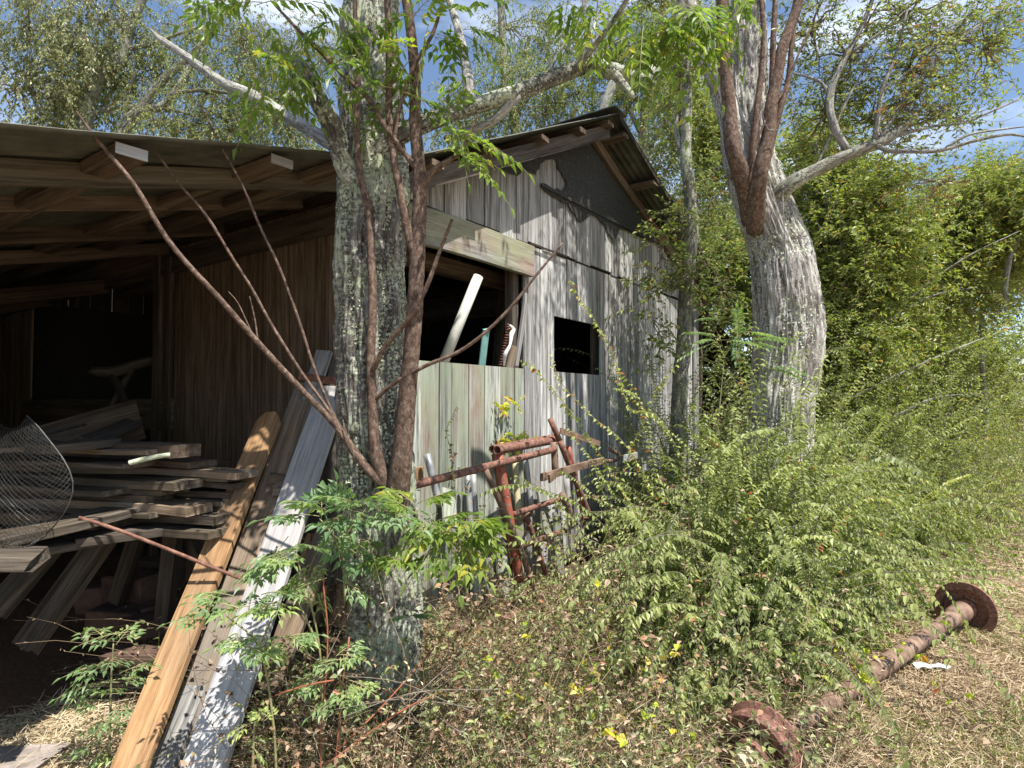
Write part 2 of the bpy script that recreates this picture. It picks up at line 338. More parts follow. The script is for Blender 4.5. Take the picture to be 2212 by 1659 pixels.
dirt = ramp(t, n2, [(.3, (.13, .075, .045)), (.6, (.25, .155, .1)), (.75, (.36, .25, .17))])
soil = ramp(t, n2, [(.3, (.06, .045, .03)), (.55, (.17, .13, .09)), (.75, (.3, .24, .17))])
hay = ramp(t, n2, [(.3, (.2, .14, .09)), (.5, (.38, .28, .19)), (.7, (.52, .42, .29))])
hay = mixc(t, ramp(t, n1, [(.5, (0, 0, 0)), (.7, (.6, .6, .6))]), hay, (.2, .22, .09))
c = mixc(t, ramp(t, r, [(.1, (0, 0, 0)), (.35, (1, 1, 1))]), dirt, soil); c = mixc(t, ramp(t, r, [(.55, (0, 0, 0)), (.8, (1, 1, 1))]), c, hay)
t.links.new(c, b.inputs['Base Color']); b.inputs['Roughness'].default_value = .95; b.inputs['Specular IOR Level'].default_value = .1; bump(t, b, n2, .8, .02)
g.build('ground', m, base=(0, 0, 0), smooth=True, kind='structure')
# ------------------------------------------------------------------ boards
def board(mb, p0, p1, wd, th, side=None, R=None, seg=6, warp=0.004, rag=0.006, roundend=0, ch=.05, taper=1.0):
    """a sawn board from p0 to p1; side = direction of its width"""
    p0, p1 = np.asarray(p0, float), np.asarray(p1, float); ax = p1 - p0; Ln = np.linalg.norm(ax); ax = ax / Ln
    side = UP if side is None else np.asarray(side, float); sd = side - ax * (side @ ax); sd /= np.linalg.norm(sd); up = np.cross(ax, sd)
    c = min(wd, th) * ch
    q = np.array([(-wd / 2 + c, -th / 2), (wd / 2 - c, -th / 2), (wd / 2, -th / 2 + c), (wd / 2, th / 2 - c), (wd / 2 - c, th / 2), (-wd / 2 + c, th / 2), (-wd / 2, th / 2 - c), (-wd / 2, -th / 2 + c)])
    o = random.random() * 30; ts = np.linspace(0, 1, seg + 1)
    if roundend: ts = np.concatenate([ts[:-1], [1 - .06 / Ln * 1.2, 1 - .02 / Ln, 1]])
    V, Pp = [], []
    for k, tt in enumerate(ts):
        wq = 1.0 + (taper - 1) * tt
        if roundend: wq *= min(1, (((1 - tt) * Ln + .012) / .075) ** .5)
        n1 = (vnoise(np.array([[tt * 2.2 * Ln + o, o, 1.]]))[0] - .5) * warp * 2; n2 = (vnoise(np.array([[tt * 2 * Ln + o, o, 9.]]))[0] - .5) * warp * 3
        for a, bb in q:
            r_ = (random.random() - .5) * rag * 2 if k in (0, len(ts) - 1) else 0
            V.append(p0 + ax * (Ln * tt + r_) + sd * (a * wq + n1) + up * (bb + n2)); Pp.append((a * wq + o, bb, tt * Ln + o))
    K = len(ts); i = np.arange(K - 1)[:, None] * 8; j = np.arange(8)[None]; j2 = (j + 1) % 8
    mb.add(V, [np.stack([i + j, i + j2, i + 8 + j2, i + 8 + j], -1).reshape(-1, 4), np.arange(8)[::-1][None], (np.arange(8) + 8 * (K - 1))[None]], Pp, random.random() if R is None else R)
def one(name, mat, p0, p1, wd, th, parent=None, side=None, **k):
    mb = MB(); kw = {a: k.pop(a) for a in list(k) if a in ('R', 'seg', 'warp', 'rag', 'roundend', 'taper', 'ch')}; board(mb, p0, p1, wd, th, side, **kw); return mb.build(name, mat, parent, **k)
def pipe(name, mat, pts, r, parent=None, n=12, step=.08, smooth=True, **k):
    mb = MB(); kw = {a: k.pop(a) for a in list(k) if a in ('R', 'hollow', 'disp', 'wob')}; tube(mb, pts, r, n, step, **kw); return mb.build(name, mat, parent, smooth, **k)
# ------------------------------------------------------------------ the shed
S0, S1, KB = 0.0, 6.42, 7.4
apx = SK(PY(1268, 300)); SA = apx[0]; lw = SK(PY(863, 392)); rw = SK(PY(1458, 566))
ZA = apx[2] + .04; mL = (ZA - lw[2]) / (SA - lw[0]); mR = (ZA - rw[2]) / (rw[0] - SA)
def roofz(s): return ZA - (mL * (SA - s) if s < SA else mR * (s - SA))
print('apex', apx, 'slopes', mL, mR, 'corner z', roofz(0), roofz(S1))
shed = thing('shed', 'old weathered plank shed with tin gable roof and open lean-to on its left', 'shed', C0)
w1 = (SK(PY(868, 700))[0], SK(PY(1133, 700))[0], SK(PY(1128, 796))[2], SK(PY(1145, 597))[2] - .01)
w2 = (SK(PY(1199, 745))[0], SK(PY(1297, 750))[0], SK(PY(1200, 803))[2], SK(PY(1202, 683))[2])
zj = SK(PY(1222, 556))[2]
print('win', w1, w2, zj)
def planks(mb, s0, s1, zb, zt, holes=(), wmin=.13, wmax=.24, k=0.0, th=.022, frame=None, rag=.02, lean=0):
    fr = frame or (lambda s, k_, z: B(s, k_, z)); s = s0
    while s < s1 - .02:
        wd = min(random.uniform(wmin, wmax), s1 - s); a, bnd = s, s + wd
        for h in holes:                                          # end a board at a window jamb
            for e in h[:2]:
                if a + .04 < e < bnd: bnd = e
        wd = bnd - a; m_ = (a + bnd) / 2; R = random.random()
        spans = [(zb(m_), None)]; seg = []
        hs = [h for h in holes if h[0] <= m_ <= h[1]]; z0 = zb(m_)
        for h in sorted(hs, key=lambda q: q[2]): seg.append((z0, h[2])); z0 = h[3]
        seg.append((z0, None))
        dk = random.uniform(-.004, .004); gap = random.uniform(.005, .014)
        for (u, v_) in seg:
            za, zc = (v_, v_) if v_ is not None else (zt(a), zt(bnd))
            if min(za, zc) - u < .03: continue
            u_ = u + (random.uniform(-rag, rag) if u == zb(m_) else 0); n = max(2, int((max(za, zc) - u_) / .35)); V, Pp = [], []
            o = random.random() * 40
            for q in range(n + 1):
                f = q / n; wv = (vnoise(np.array([[f * 3 + o, o, 1.]]))[0] - .5) * .006
                for (ss, zz, kk) in ((a + gap / 2, za, k + dk), (bnd - gap / 2, zc, k + dk), (bnd - gap / 2, zc, k + dk + th), (a + gap / 2, za, k + dk + th)):
                    z = u_ + (zz - u_) * f; V.append(fr(ss + wv + lean * (z - 1.5), kk + wv * .6, z)); Pp.append((ss - a + o, kk, z + o))
            i = np.arange(n)[:, None] * 4; j = np.arange(4)[None]; j2 = (j + 1) % 4; Fp = [np.stack([i + j, i + j2, i + 4 + j2, i + 4 + j], -1).reshape(-1, 4), np.array([[3, 2, 1, 0]]), (np.arange(4) + 4 * n)[None]]
            if frame is not None: Fp = [f_[:, ::-1] for f_ in Fp]
            mb.add(V, Fp, Pp, R)
        s = bnd
# gable wall: lower tier, upper tier lapped over it
H = [w1, w2]
lo = MB(); planks(lo, S0, w1[1] + .0, lambda s: .02, lambda s: w1[2] if w1[0] < s else zj - .02, [], rag=.03)
lo.build('lower_left_cladding', W_['pale'], shed, label='pale mossy vertical boards below the big window')
lo = MB(); planks(lo, w1[1] + .002, S1, lambda s: .02, lambda s: min(zj - .015, roofz(s) - .05), [w2], .16, .27); lo.build('lower_right_cladding', W_['grey'], shed)
lo = MB(); planks(lo, .05, SA + .05, lambda s: zj, lambda s: roofz(s) - .05, [], .15, .26, k=-.012); planks(lo, SA + .052, S1 - .05, lambda s: zj, lambda s: roofz(s) - .05, [], .15, .27, k=-.012)
lo.build('gable_cladding', W_['grey'], shed)
# added near-black sheets standing in for shade behind the cracks, interior framing
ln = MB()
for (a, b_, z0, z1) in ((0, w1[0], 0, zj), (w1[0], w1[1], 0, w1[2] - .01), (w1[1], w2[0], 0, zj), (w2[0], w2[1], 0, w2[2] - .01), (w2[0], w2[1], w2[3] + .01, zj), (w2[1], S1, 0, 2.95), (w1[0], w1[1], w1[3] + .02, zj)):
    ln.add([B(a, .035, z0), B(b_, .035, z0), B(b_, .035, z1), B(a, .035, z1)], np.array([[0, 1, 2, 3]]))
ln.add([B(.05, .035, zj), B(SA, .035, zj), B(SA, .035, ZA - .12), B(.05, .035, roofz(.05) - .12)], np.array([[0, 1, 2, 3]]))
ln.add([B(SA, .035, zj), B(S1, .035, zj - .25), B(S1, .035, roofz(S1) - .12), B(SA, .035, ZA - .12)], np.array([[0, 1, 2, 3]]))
ln.build('wall_shade_backing', plain('shade_backing', (.02, .018, .016), (.04, .035, .03)), shed)
# header beam over the big window and white corner board
hb0, hb1 = SK(PY(905, 500)), SK(PY(1147, 575)); zh = (w1[3] + zj - .04) / 2
one('window_header_beam', W_['beam'], B(.1, -.045, zh), B(w1[1] + .06, -.045, zh), zj - w1[3] - .03, .05, shed, R=.9, seg=10, warp=.01, rag=.012)
one('window_sill', W_['brown'], B(w1[0], .06, w1[2] - .03), B(w1[1], .06, w1[2] - .03), .05, .06, shed)
one('corner_board', W_['white'], B(w1[0] - .09, -.018, .1), B(w1[0] - .09, -.018, 2.86), .15, .022, shed, side=DR)
one('corner_board', W_['grey'], B(S1 - .1, -.02, .05), B(S1 - .1, -.02, 3.02), .2, .024, shed, side=DR)
for s_ in (SA - 1.25, w2[1] + .08): one('wall_stud', W_['dim'], B(s_, .1, 0), B(s_, .1, zj), .09, .09, shed, side=DR)
# tar paper torn along its edges
def z3(x, y): return (648 + .3906 * x, .3906 * y)
tp = [(1020, 925), (1065, 938), (1120, 935), (1165, 960), (1205, 975), (1235, 935), (1300, 967), (1325, 915), (1350, 880), (1415, 882), (1440, 950), (1472, 1010), (1465, 1058), (1400, 1040), (1335, 1012), (1335, 1045), (1400, 1082),
      (1480, 1135), (1518, 1190), (1540, 1226), (1565, 1222), (1600, 1190), (1645, 1198), (1690, 1250), (1700, 1290), (1745, 1335), (1760, 1290), (1778, 1262), (1860, 1300), (1960, 1335)]
out = []
for a, b_ in zip(tp, tp[1:]):
    for f in np.linspace(0, 1, 4)[:-1]: out.append(np.array(a) * (1 - f) + np.array(b_) * f + rng.normal(size=2) * 4)
pts = [SK(PY(*z3(*p), -.03)) for p in out]; se, ss = pts[-1][0], pts[0][0]
top = [(s_, 0, roofz(s_) - .03) for s_ in np.linspace(se + .35, SA + .02, 14)] + [(s_, 0, roofz(s_) - .03) for s_ in np.linspace(SA - .02, ss - .1, 14)]
ring = [(p[0], p[2]) for p in pts] + [(p[0], p[2]) for p in top]
import bmesh
def slab(name, mat, ring, k, th, parent, **kw):
    bm = bmesh.new(); vs = [bm.verts.new(B(s_, k, z_) - ORI[parent.name]) for s_, z_ in ring]
    from mathutils.geometry import tessellate_polygon
    for tri in tessellate_polygon([[Vector((s_, z_, 0)) for s_, z_ in ring]]):
        try: bm.faces.new([vs[q_] for q_ in tri])
        except ValueError: pass
    bmesh.ops.subdivide_edges(bm, edges=[e for e in bm.edges if e.calc_length() > .25], cuts=2, use_grid_fill=True)
    bmesh.ops.triangulate(bm, faces=bm.faces[:])
    for v_ in bm.verts: v_.co += Vector(-DL) * (vnoise(np.array([[v_.co.x * 6, v_.co.y * 6, v_.co.z * 9]]))[0] * .016)
    g_ = bmesh.ops.extrude_face_region(bm, geom=bm.faces[:])
    for v_ in [e for e in g_['geom'] if isinstance(e, bmesh.types.BMVert)]: v_.co += Vector(-DL) * th
    bmesh.ops.recalc_face_normals(bm, faces=bm.faces[:]); me = bpy.data.meshes.new(name)
    bm.to_mesh(me); bm.free(); me.materials.append(mat); a = me.attributes.new('pos', 'FLOAT_VECTOR', 'POINT')
    a.data.foreach_set('vector', np.array([v.co[:] for v in me.vertices], np.float32).ravel()); r_ = me.attributes.new('rnd', 'FLOAT', 'POINT'); r_.data.foreach_set('value', np.full(len(me.vertices), .4, np.float32))
    o = bpy.data.objects.new(name, me); col.objects.link(o); o.parent = parent; ORI[o.name] = ORI[parent.name]; return o
slab('tar_paper', tar, ring, -.022, .004, shed)
one('nailed_batten', tar, PY(*z3(1335, 1022), -.045), PY(*z3(1990, 1350), -.045), .03, .012, shed)
one('crack_batten', W_['dim'], B(w1[1] + .05, -.03, zj - .005), B(w1[1] + .75, -.03, zj - .005), .016, .012, shed)
# side wall with its wide doorway, in the lean-to's shade
fr = lambda s, k_, z: C0 + DL * s + DR * k_ + UP * z
d0, d1, dz = SK(PX(336, 700))[1], SK(PX(68, 700))[1], SK(PX(200, 616))[2]
zled = lambda k_: 2.98
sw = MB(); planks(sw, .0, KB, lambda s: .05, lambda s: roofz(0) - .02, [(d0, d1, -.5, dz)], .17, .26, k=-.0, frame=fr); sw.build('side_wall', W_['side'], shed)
lf = MB(); lf.add([fr(0, .04, 0), fr(d0, .04, 0), fr(d0, .04, 3), fr(0, .04, 3)], np.array([[0, 1, 2, 3]])); lf.build('side_wall_shade_backing', bpy.data.materials['shade_backing'], shed); lf = MB(); lf.add([fr(d1, .04, 0), fr(KB, .04, 0), fr(KB, .04, 3), fr(d1, .04, 3)], np.array([[0, 1, 2, 3]]))
lf.build('side_wall_shade_backing', bpy.data.materials['shade_backing'], shed)  # near-black sheets put the shade behind the side boards into colour
zc0, zc1 = SK(PX(250, 862))[2], SK(PX(250, 924))[2]
one('cross_board', W_['shade'], fr(d0 - .4, -.03, (zc0 + zc1) / 2), fr(d1 + .1, -.03, (zc0 + zc1) / 2), zc0 - zc1, .03, shed, R=.8)
one('door_jamb', W_['shade'], fr(d0 - .12, -.035, .05), fr(d0 - .12, -.035, dz + .12), .12, .04, shed, side=DL, R=.8)
one('door_jamb', W_['shade'], fr(d0 - .33, -.035, .05), fr(d0 - .33, -.035, dz + .05), .1, .04, shed, side=DL)
one('door_lintel', W_['brown'], fr(d0 - .2, -.03, dz + .1), fr(d0 + 1.2, -.03, dz + .1), .2, .04, shed)
one('door_lintel', W_['dim'], fr(d0 + 1.2, -.03, dz + .14), fr(KB, -.03, dz + .14), .24, .04, shed)
one('sill_rail', W_['brown'], fr(.9, -.04, .95), fr(3.2, -.04, .93), .14, .04, shed)
# other walls closing the building, plain planks
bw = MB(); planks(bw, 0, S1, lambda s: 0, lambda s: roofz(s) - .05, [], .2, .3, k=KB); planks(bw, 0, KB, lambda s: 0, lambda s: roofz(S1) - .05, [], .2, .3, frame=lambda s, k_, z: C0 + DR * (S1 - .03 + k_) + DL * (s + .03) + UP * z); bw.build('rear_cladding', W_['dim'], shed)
ol = MB()
for a, b_ in (((0, KB - .02), (S1, KB - .02)), ((S1 - .06, .05), (S1 - .06, KB))):
    ol.add([B(*a, 0), B(*b_, 0), B(*b_, 3.0), B(*a, 3.0)], np.array([[0, 1, 2, 3]]))
ol.build('rear_shade_backing', bpy.data.materials['shade_backing'], shed)  # added near-black sheets inside the rear boards, keeping the interior dark
# roof: corrugated sheets, purlins, rake boards
KF = SK(PY(1340, 256, -.37))[1]; KF = -.38; t_ = .075
def sheet(name, sa, za, sb, zb_, k0, k1, mat, parent, lap=0.0, dk=.018, amp=.009, wl=.076):
    mb = MB(); ks = np.arange(k0, k1 + dk / 2, dk); ns = max(2, int(abs(sb - sa) / .3)); ss_ = np.linspace(0, 1, ns + 1)
    V = []
    for f in ss_:
        for k_ in ks: V.append(B(sa + (sb - sa) * f, k_, za + (zb_ - za) * f + math.sin(k_ / wl * 2 * PI) * amp + (vnoise(np.array([[f * 9, k_ * 1.3, sa]]))[0] - .5) * .016))
    V = np.array(V); nk = len(ks); i = np.arange(ns)[:, None] * nk; j = np.arange(nk - 1)[None]; F = np.stack([i + j, i + j + 1, i + nk + j + 1, i + nk + j], -1).reshape(-1, 4)
    n = len(V); V2 = V - np.array([0, 0, .003]); bd = [np.stack([i[:, 0], i[:, 0] + nk, i[:, 0] + nk + n, i[:, 0] + n], -1)]
    mb.add(np.vstack([V, V2]), [F, F[:, ::-1] + n] + bd, None, .5); return mb.build(name, mat, parent, True)
zr = ZA + t_ + .06; SR0 = S1 + .42
eL = (-.12, roofz(-.12) + t_ + .06)
sheet('roof_sheet', SA + .0, zr, eL[0], eL[1], KF, KB + .3, tin, shed)
sheet('roof_sheet', SA - .0, zr + .004, SR0, roofz(SR0) + t_ + .06, KF, KB + .3, tin, shed)
one('ridge_cap', tin, B(SA, KF - .02, zr + .015), B(SA, KB + .3, zr + .015), .3, .012, shed, side=DR)
for s_ in (SA - .15, SA - .75, SA - 1.4, SA - 2.1, SA - 2.75): one('roof_purlin', W_['brown'], B(s_, KF + .02, roofz(s_) + .05), B(s_, KB, roofz(s_) + .05), .12, .045, shed, side=DR)
for s_ in (SA + .2, SA + 1.0, SA + 1.9, SA + 2.75, SR0 - .1): one('roof_purlin', W_['brown'], B(s_, KF + .02, roofz(s_) + .05), B(s_, KB, roofz(s_) + .05), .14, .045, shed, side=DR)
one('rake_board', W_['dim'], B(-.05, KF + .12, roofz(-.05) - .035), B(SA - .02, KF + .12, ZA - .035), .13, .03, shed, R=.9, rag=.01)
one('rake_board', W_['brown'], B(SA + .02, -.06, ZA - .04), B(S1 + .28, -.06, roofz(S1 + .28) - .04), .11, .04, shed, R=.9)
one('verge_board', W_['dim'], B(SA + .02, KF + .015, ZA + .1), B(SR0, KF + .015, roofz(SR0) + .1), .045, .02, shed)
for s_ in (.5, 1.6): one('loft_beam', W_['brown'], B(s_, .6, 2.9), B(s_, 5, 2.9), .12, .06, shed)
one('loft_beam', W_['brown'], B(.1, .5, w1[3] + .05), B(S1 - .1, .5, w1[3] + .05), .16, .05, shed)
# lean-to roof on the left: ledger, rafters that run along the front, purlins over them, tin on top
le0, le1 = roofz(-.05), None
q0, q1 = SK(PY(0, 268, -.5)), SK(PY(720, 329, -.5)); mS = (q1[2] - q0[2]) / (q1[0] - q0[0]); print('lean slope', mS, q0, q1)
def lz(s): return q1[2] + mS * (s - q1[0])          # top of the tin
SE = -4.1
sheet('lean_to_sheet', -.02, lz(-.02), SE, lz(SE), -.5, KB, tin, shed, dk=.019)
for i_, (k_, yt, yb, x0, xb) in enumerate(((-.06, 347, 402, 0, 0), (.75, 409, 458, 0, 0), (1.8, 486, 531, 0, 0), (2.7, 545, 575, 0, 0), (4.0, 0, 0, 0, 0), (5.5, 0, 0, 0, 0))):
    if yt: a = SK(PY(0, yt, k_)); b_ = SK(PY(0, yb, k_)); zt_, h_ = (a[2] + b_[2]) / 2 - (mS * a[0]), a[2] - b_[2]
    else: zt_ = lz(0) - .3; h_ = .14
    one('rafter', W_['shade'] if i_ == 0 else W_['brown'], B(-.02, k_, zt_), B(SE, k_, zt_ + mS * SE), h_, .045, shed, R=.35 if i_ == 0 else random.random(), seg=10, warp=.006)
for px_, py_ in ((281, 307), (604, 338), (745, 352), (-120, 290)):
    s_ = SK(PY(px_, py_, -.42))[0]
    one('lean_to_purlin', W_['brown'], B(s_, -.43, lz(s_) - .05), B(s_, KB, lz(s_) - .05), .115, .05, shed, side=DR, R=.7)
    one('purlin_end_cap', W_['white'], B(s_ - .057, -.436, lz(s_) - .05), B(s_ + .057, -.436, lz(s_) - .05), .045, .008, shed)
one('ledger', W_['shade'], fr(-.05, -.03, SK(PX(600, 510))[2]), fr(KB, -.03, SK(PX(600, 510))[2] - .02), .19, .045, shed, R=.2)
lb = MB(); planks(lb, SE, -.02, lambda s: 0, lambda s: lz(s) - .1, [], .2, .3, k=KB - .05); planks(lb, .4, KB, lambda s: 0, lambda s: lz(SE) - .03, [], .2, .3, frame=lambda s, k_, z: C0 + DR * (SE + k_) + DL * s + UP * z); lb.build('added_lean_to_walls', W_['dim'], shed)  # added unseen back and left walls that keep the lean-to dark
lb = MB(); lb.add([B(SE, KB - .07, 0), B(0, KB - .07, 0), B(0, KB - .07, 2.9), B(SE, KB - .07, 2.2)], np.array([[0, 1, 2, 3]])); lb.add([B(SE + .04, .4, 0), B(SE + .04, KB, 0), B(SE + .04, KB, 2.05), B(SE + .04, .4, 2.05)], np.array([[0, 1, 2, 3]])); lb.build('lean_to_shade_backing', bpy.data.materials['shade_backing'], shed)  # added near-black sheets on those unseen walls, shutting light out of the lean-to
for k_ in (0.0, 3.5): one('lean_to_post', W_['brown'], B(SE + .1, k_, 0), B(SE + .1, k_, lz(SE) - .12), .12, .12, shed, side=DR)
# annex lean-to on the right
za = 3.05
sheet('annex_sheet', S1, za, S1 + 3.0, za - .75, -.1, KB - .5, tinr, shed)
for k_ in (.1, 1.0, 2.0, 3.2, 4.4): one('annex_rafter', W_['brown'], B(S1, k_, za - .12), B(S1 + 3, k_, za - .87), .14, .05, shed)
for s_ in (.5, 1.2, 1.9, 2.6): one('annex_purlin', W_['brown'], B(S1 + s_, -.05, za - .03 - .25 * s_), B(S1 + s_, KB - .6, za - .03 - .25 * s_), .16, .03, shed, side=DR)
aw = MB(); planks(aw, S1, S1 + 3, lambda s: 0, lambda s: za + .03 - .25 * (s - S1), [], .2, .3, k=3.8); planks(aw, .4, 3.8, lambda s: 0, lambda s: za - .85, [], .2, .3, frame=lambda s, k_, z: C0 + DR * (S1 + 2.95 + k_) + DL * s + UP * z); aw.build('annex_wall', W_['dim'], shed)
one('annex_post', W_['grey'], B(S1 + 2.9, .1, 0), B(S1 + 2.9, .1, za - .8), .12, .12, shed, side=DR)
one('annex_post', W_['brown'], PY(1512, 640, .15), PY(1512, 1000, .15), .1, .06, shed, side=DR)

# ------------------------------------------------------------------ things in the windows
mb = MB(); tube(mb, [PY(955, 790, .12), PY(1033, 597, -.02)], .042, 20, .3, hollow=.88, R=.5); mb.build('plastic_pipe', pvc, None, True, label='long cream plastic pipe leaning out of the big window', cat='pipe')
mb = MB(); board(mb, PY(1039, 800, .15), PY(1050, 712, .1), .085, .01, DR); board(mb, PY(1043, 716, .1), PY(1058, 712, .08), .04, .012, DR); mb.build('painted_panel', greenp, None, label='narrow teal painted metal strip upright behind the window sill', cat='metal strip')
mb = MB(); n = 200; a0, a1 = PY(1082, 800, .1), PY(1102, 702, .02); tt = np.linspace(0, 1, n); ax = nrm(a1 - a0); u = nrm(np.cross(ax, DL)); v_ = np.cross(ax, u); rr_ = .028
tube(mb, a0 + (a1 - a0) * tt[:, None] + rr_ * (np.cos(tt * 2 * PI * 17)[:, None] * u + np.sin(tt * 2 * PI * 17)[:, None] * v_), np.full(n, .0075), 6, raw=True, R=.4); tube(mb, [a0, a1], .016, 8, R=.1)
mb.build('coil_spring', rust, None, True, label='rusty coiled spring standing inside the big window', cat='spring')
mb = MB(); q = [PY(1090, 790, .02), PY(1092, 765, -.01), PY(1102, 745, -.03), (PY(1104, 722, -.01)), PY(1108, 712, -.01), PY(1100, 703, 0)]
tube(mb, q, [.008, .02, .012, .022, .018, .01], 8, .02, R=.5, wob=.03); mb.build('white_rag', whitep, None, True, label='knotted white rag hanging beside the rusty spring', cat='rag')
one('window_board', W_['tan'], PY(1100, 800, .06), PY(1112, 748, .02), .09, .02, None, DR, R=.95, label='short yellowish board beside the spring in the window', cat='board')
one('window_board', W_['white'], PY(1113, 800, .07), PY(1135, 655, -.02), .05, .025, None, DR, R=.3, label='tall pale batten leaning at the right jamb of the big window', cat='board')
one('window_board', W_['grey'], PY(1118, 800, .1), PY(1132, 690, .05), .045, .02, None, DR, R=.1, label='shorter grey batten tucked behind the tall pale batten', cat='board')
one('window_board', W_['dim'], PY(1070, 805, .6), PY(1092, 590, .55), .09, .05, None, DR, R=.9, label='dim upright post standing inside behind the spring', cat='post')
# ------------------------------------------------------------------ the gate frame and pipes on the gable wall
def zg(x, y): return (864 + .3038 * x, 864 + .3038 * y)
def G(x, y, k): return PY(*zg(x, y), k)
gate = thing('metal_gate', 'rusty welded pipe gate frame leaning in pieces on the shed wall', 'gate', B(2.0, -.45, .0))
def gp(nm, mat, a, b_, r, ka, kb, hol=0, **k): pipe(nm, mat, [G(*a, ka), G(*b_, kb)], r, gate, hollow=hol, **k)
gp('top_rail', rust, (1100, 285), (690, 357), .034, -.32, -.42, .8); gp('top_rail', rust, (1090, 268), (655, 350), .03, -.26, -.36, .8)
gp('long_rail', rust, (95, 607), (1100, 350), .027, -.46, -.46)
gp('gate_post', rustr, (700, 385), (852, 1290), .036, -.4, -.5, label='post with flaking red paint')
gp('gate_post', rust, (672, 385), (800, 1200), .024, -.34, -.4)
gp('brace', rustp, (610, 500), (850, 1040), .022, -.48, -.52); gp('brace', rustp, (850, 1040), (1005, 1500), .022, -.52, -.56)
gp('brace', rust, (900, 820), (1095, 1420), .022, -.36, -.44); gp('brace', rust, (930, 790), (885, 860), .02, -.36, -.36)
gp('rung', rust, (805, 812), (1150, 700), .023, -.42, -.42); gp('rung', rust, (840, 1045), (1175, 930), .023, -.46, -.46); gp('rung', rust, (720, 920), (775, 935), .022, -.44, -.44)
gp('gate_post', rust, (1140, 300), (1350, 830), .027, -.44, -.5); gp('gate_post', rustr, (1195, 330), (1325, 900), .025, -.38, -.46)
gp('brace', rustp, (1150, 670), (1245, 885), .03, -.52, -.54); gp('brace', rust, (1068, 135), (1135, 290), .025, -.36, -.4, .8); gp('brace', rustp, (1095, 300), (1105, 520), .03, -.44, -.46)
mb = MB(); board(mb, G(1010, 548, -.5), G(1440, 430, -.5), .06, .03); board(mb, G(1100, 530, -.5), G(1060, 560, -.52), .07, .02); mb.build('flat_bar', rustp, gate)
mb = MB(); tube(mb, [G(1440, 432, -.5), G(1530, 430, -.5), G(1556, 390, -.48), (G(1480, 345, -.46))], .018, 8, R=.5); board(mb, G(1140, 218, -.42), G(1420, 312, -.46), .05, .014); mb.build('bent_strap', rustp, gate)
gp('bottom_rail', rust, (730, 1565), (990, 1455), .036, -.6, -.55); gp('bottom_rail', rust, (690, 1500), (960, 1395), .028, -.5, -.45); gp('bottom_rail', rust, (960, 1450), (1100, 1330), .028, -.5, -.42)
gp('bottom_rail', rustp, (375, 1640), (495, 1588), .034, -.62, -.62)
for nm, mat, a, b_, r, k0, k1, lab in (('leaning_pipe', galv, (190, 385), (285, 760), .026, -.2, -.3, 'dark grey pipe leaning beside the tree under the long rail'),
        ('leaning_pipe', galv, (478, 530), (545, 1480), .025, -.1, -.25, 'grey round pipe leaning left of its twin behind the gate rail'), ('leaning_pipe', galv, (520, 530), (572, 1470), .025, -.1, -.25, 'grey round pipe leaning right of its twin behind the gate rail'),
        ('leaning_pole', yelp, (820, 440), (845, 850), .027, -.16, -.25, 'yellowed pole upright behind the rungs of the gate'), ('leaning_pipe', galv, (893, 425), (945, 830), .024, -.16, -.25, 'pale grey pipe next to the yellowed pole'),
        ('leaning_pole', W_['grey'], (1185, 560), (1225, 1100), .03, -.12, -.22, 'grey wooden pole behind the right posts of the gate')):
    pipe(nm, mat, [G(*b_, k1), G(*a, k0)], r, None, hollow=.8 if mat is galv else 0, label=lab, cat='pipe' if 'pipe' in nm else 'pole', group='poles and pipes leaning on the shed wall')
mb = MB(); board(mb, G(122, 480, -.12), G(130, 580, -.12), .1, .02, DR); mb.build('wall_block', W_['orange'], None, label='small orange wood scrap against the wall by the tree', cat='wood scrap')
for i_, (a, b_, lab) in enumerate((((600, 1000), (640, 1450), 'mossy slab board leaning left of the red gate post'), ((700, 820), (745, 1420), 'narrow grey board leaning behind the red gate post'), ((340, 640), (360, 900), 'short grey board leaning left of the twin grey pipes'), ((1000, 640), (1060, 1000), 'grey board leaning between the gate rungs'), ((1110, 800), (1150, 1330), 'grey board leaning behind the right end of the gate rungs'))):
    one('leaning_board', W_['pale'], G(*b_, -.16), G(*a, -.05), .13, .022, None, DR, label=lab, cat='board', group='boards leaning on the gable wall')
# ------------------------------------------------------------------ rusty axle with two flanged wheels
wa, wb = P(1636, 1610, 2.72), P(2088, 1298, 4.55); wa[2] = .09; wb[2] = .11
axle = thing('wheel_axle', 'rusty axle with two flanged iron wheels lying in the dry grass', 'axle', (*((wa + wb) / 2)[:2], 0))
av = nrm(wb - wa); aL = np.linalg.norm(wb - wa)
def shaft(nm, prof, c, ax, mat, parent, n=36):
    mb = MB(); pts = np.array([c + ax * p[0] for p in prof]); u = nrm(np.cross(ax, UP)); v2 = np.cross(ax, u); th = np.linspace(0, 2 * PI, n, endpoint=False)
    r_ = np.array([p[1] for p in prof]); V = pts[:, None] + r_[:, None, None] * (np.cos(th)[None, :, None] * u + np.sin(th)[None, :, None] * v2)
    K = len(prof); i = np.arange(K - 1)[:, None] * n; j = np.arange(n)[None]; j2 = (j + 1) % n
    mb.add(V, [np.stack([i + j, i + j2, i + n + j2, i + n + j], -1).reshape(-1, 4)], V * 2, .4); return mb.build(nm, mat, parent, False)
shaft('shaft', [(0, .0), (0, .04), (.3, .04), (.3, .05), (.4, .05), (.42, .042), (aL * .3, .044), (aL * .5, .052), (aL * .7, .046), (aL - .6, .045), (aL - .5, .052), (aL - .3, .054), (aL - .28, .066), (aL - .1, .068), (aL - .08, .05), (aL, .05), (aL, 0)], wa, av, rustp, axle, 24)
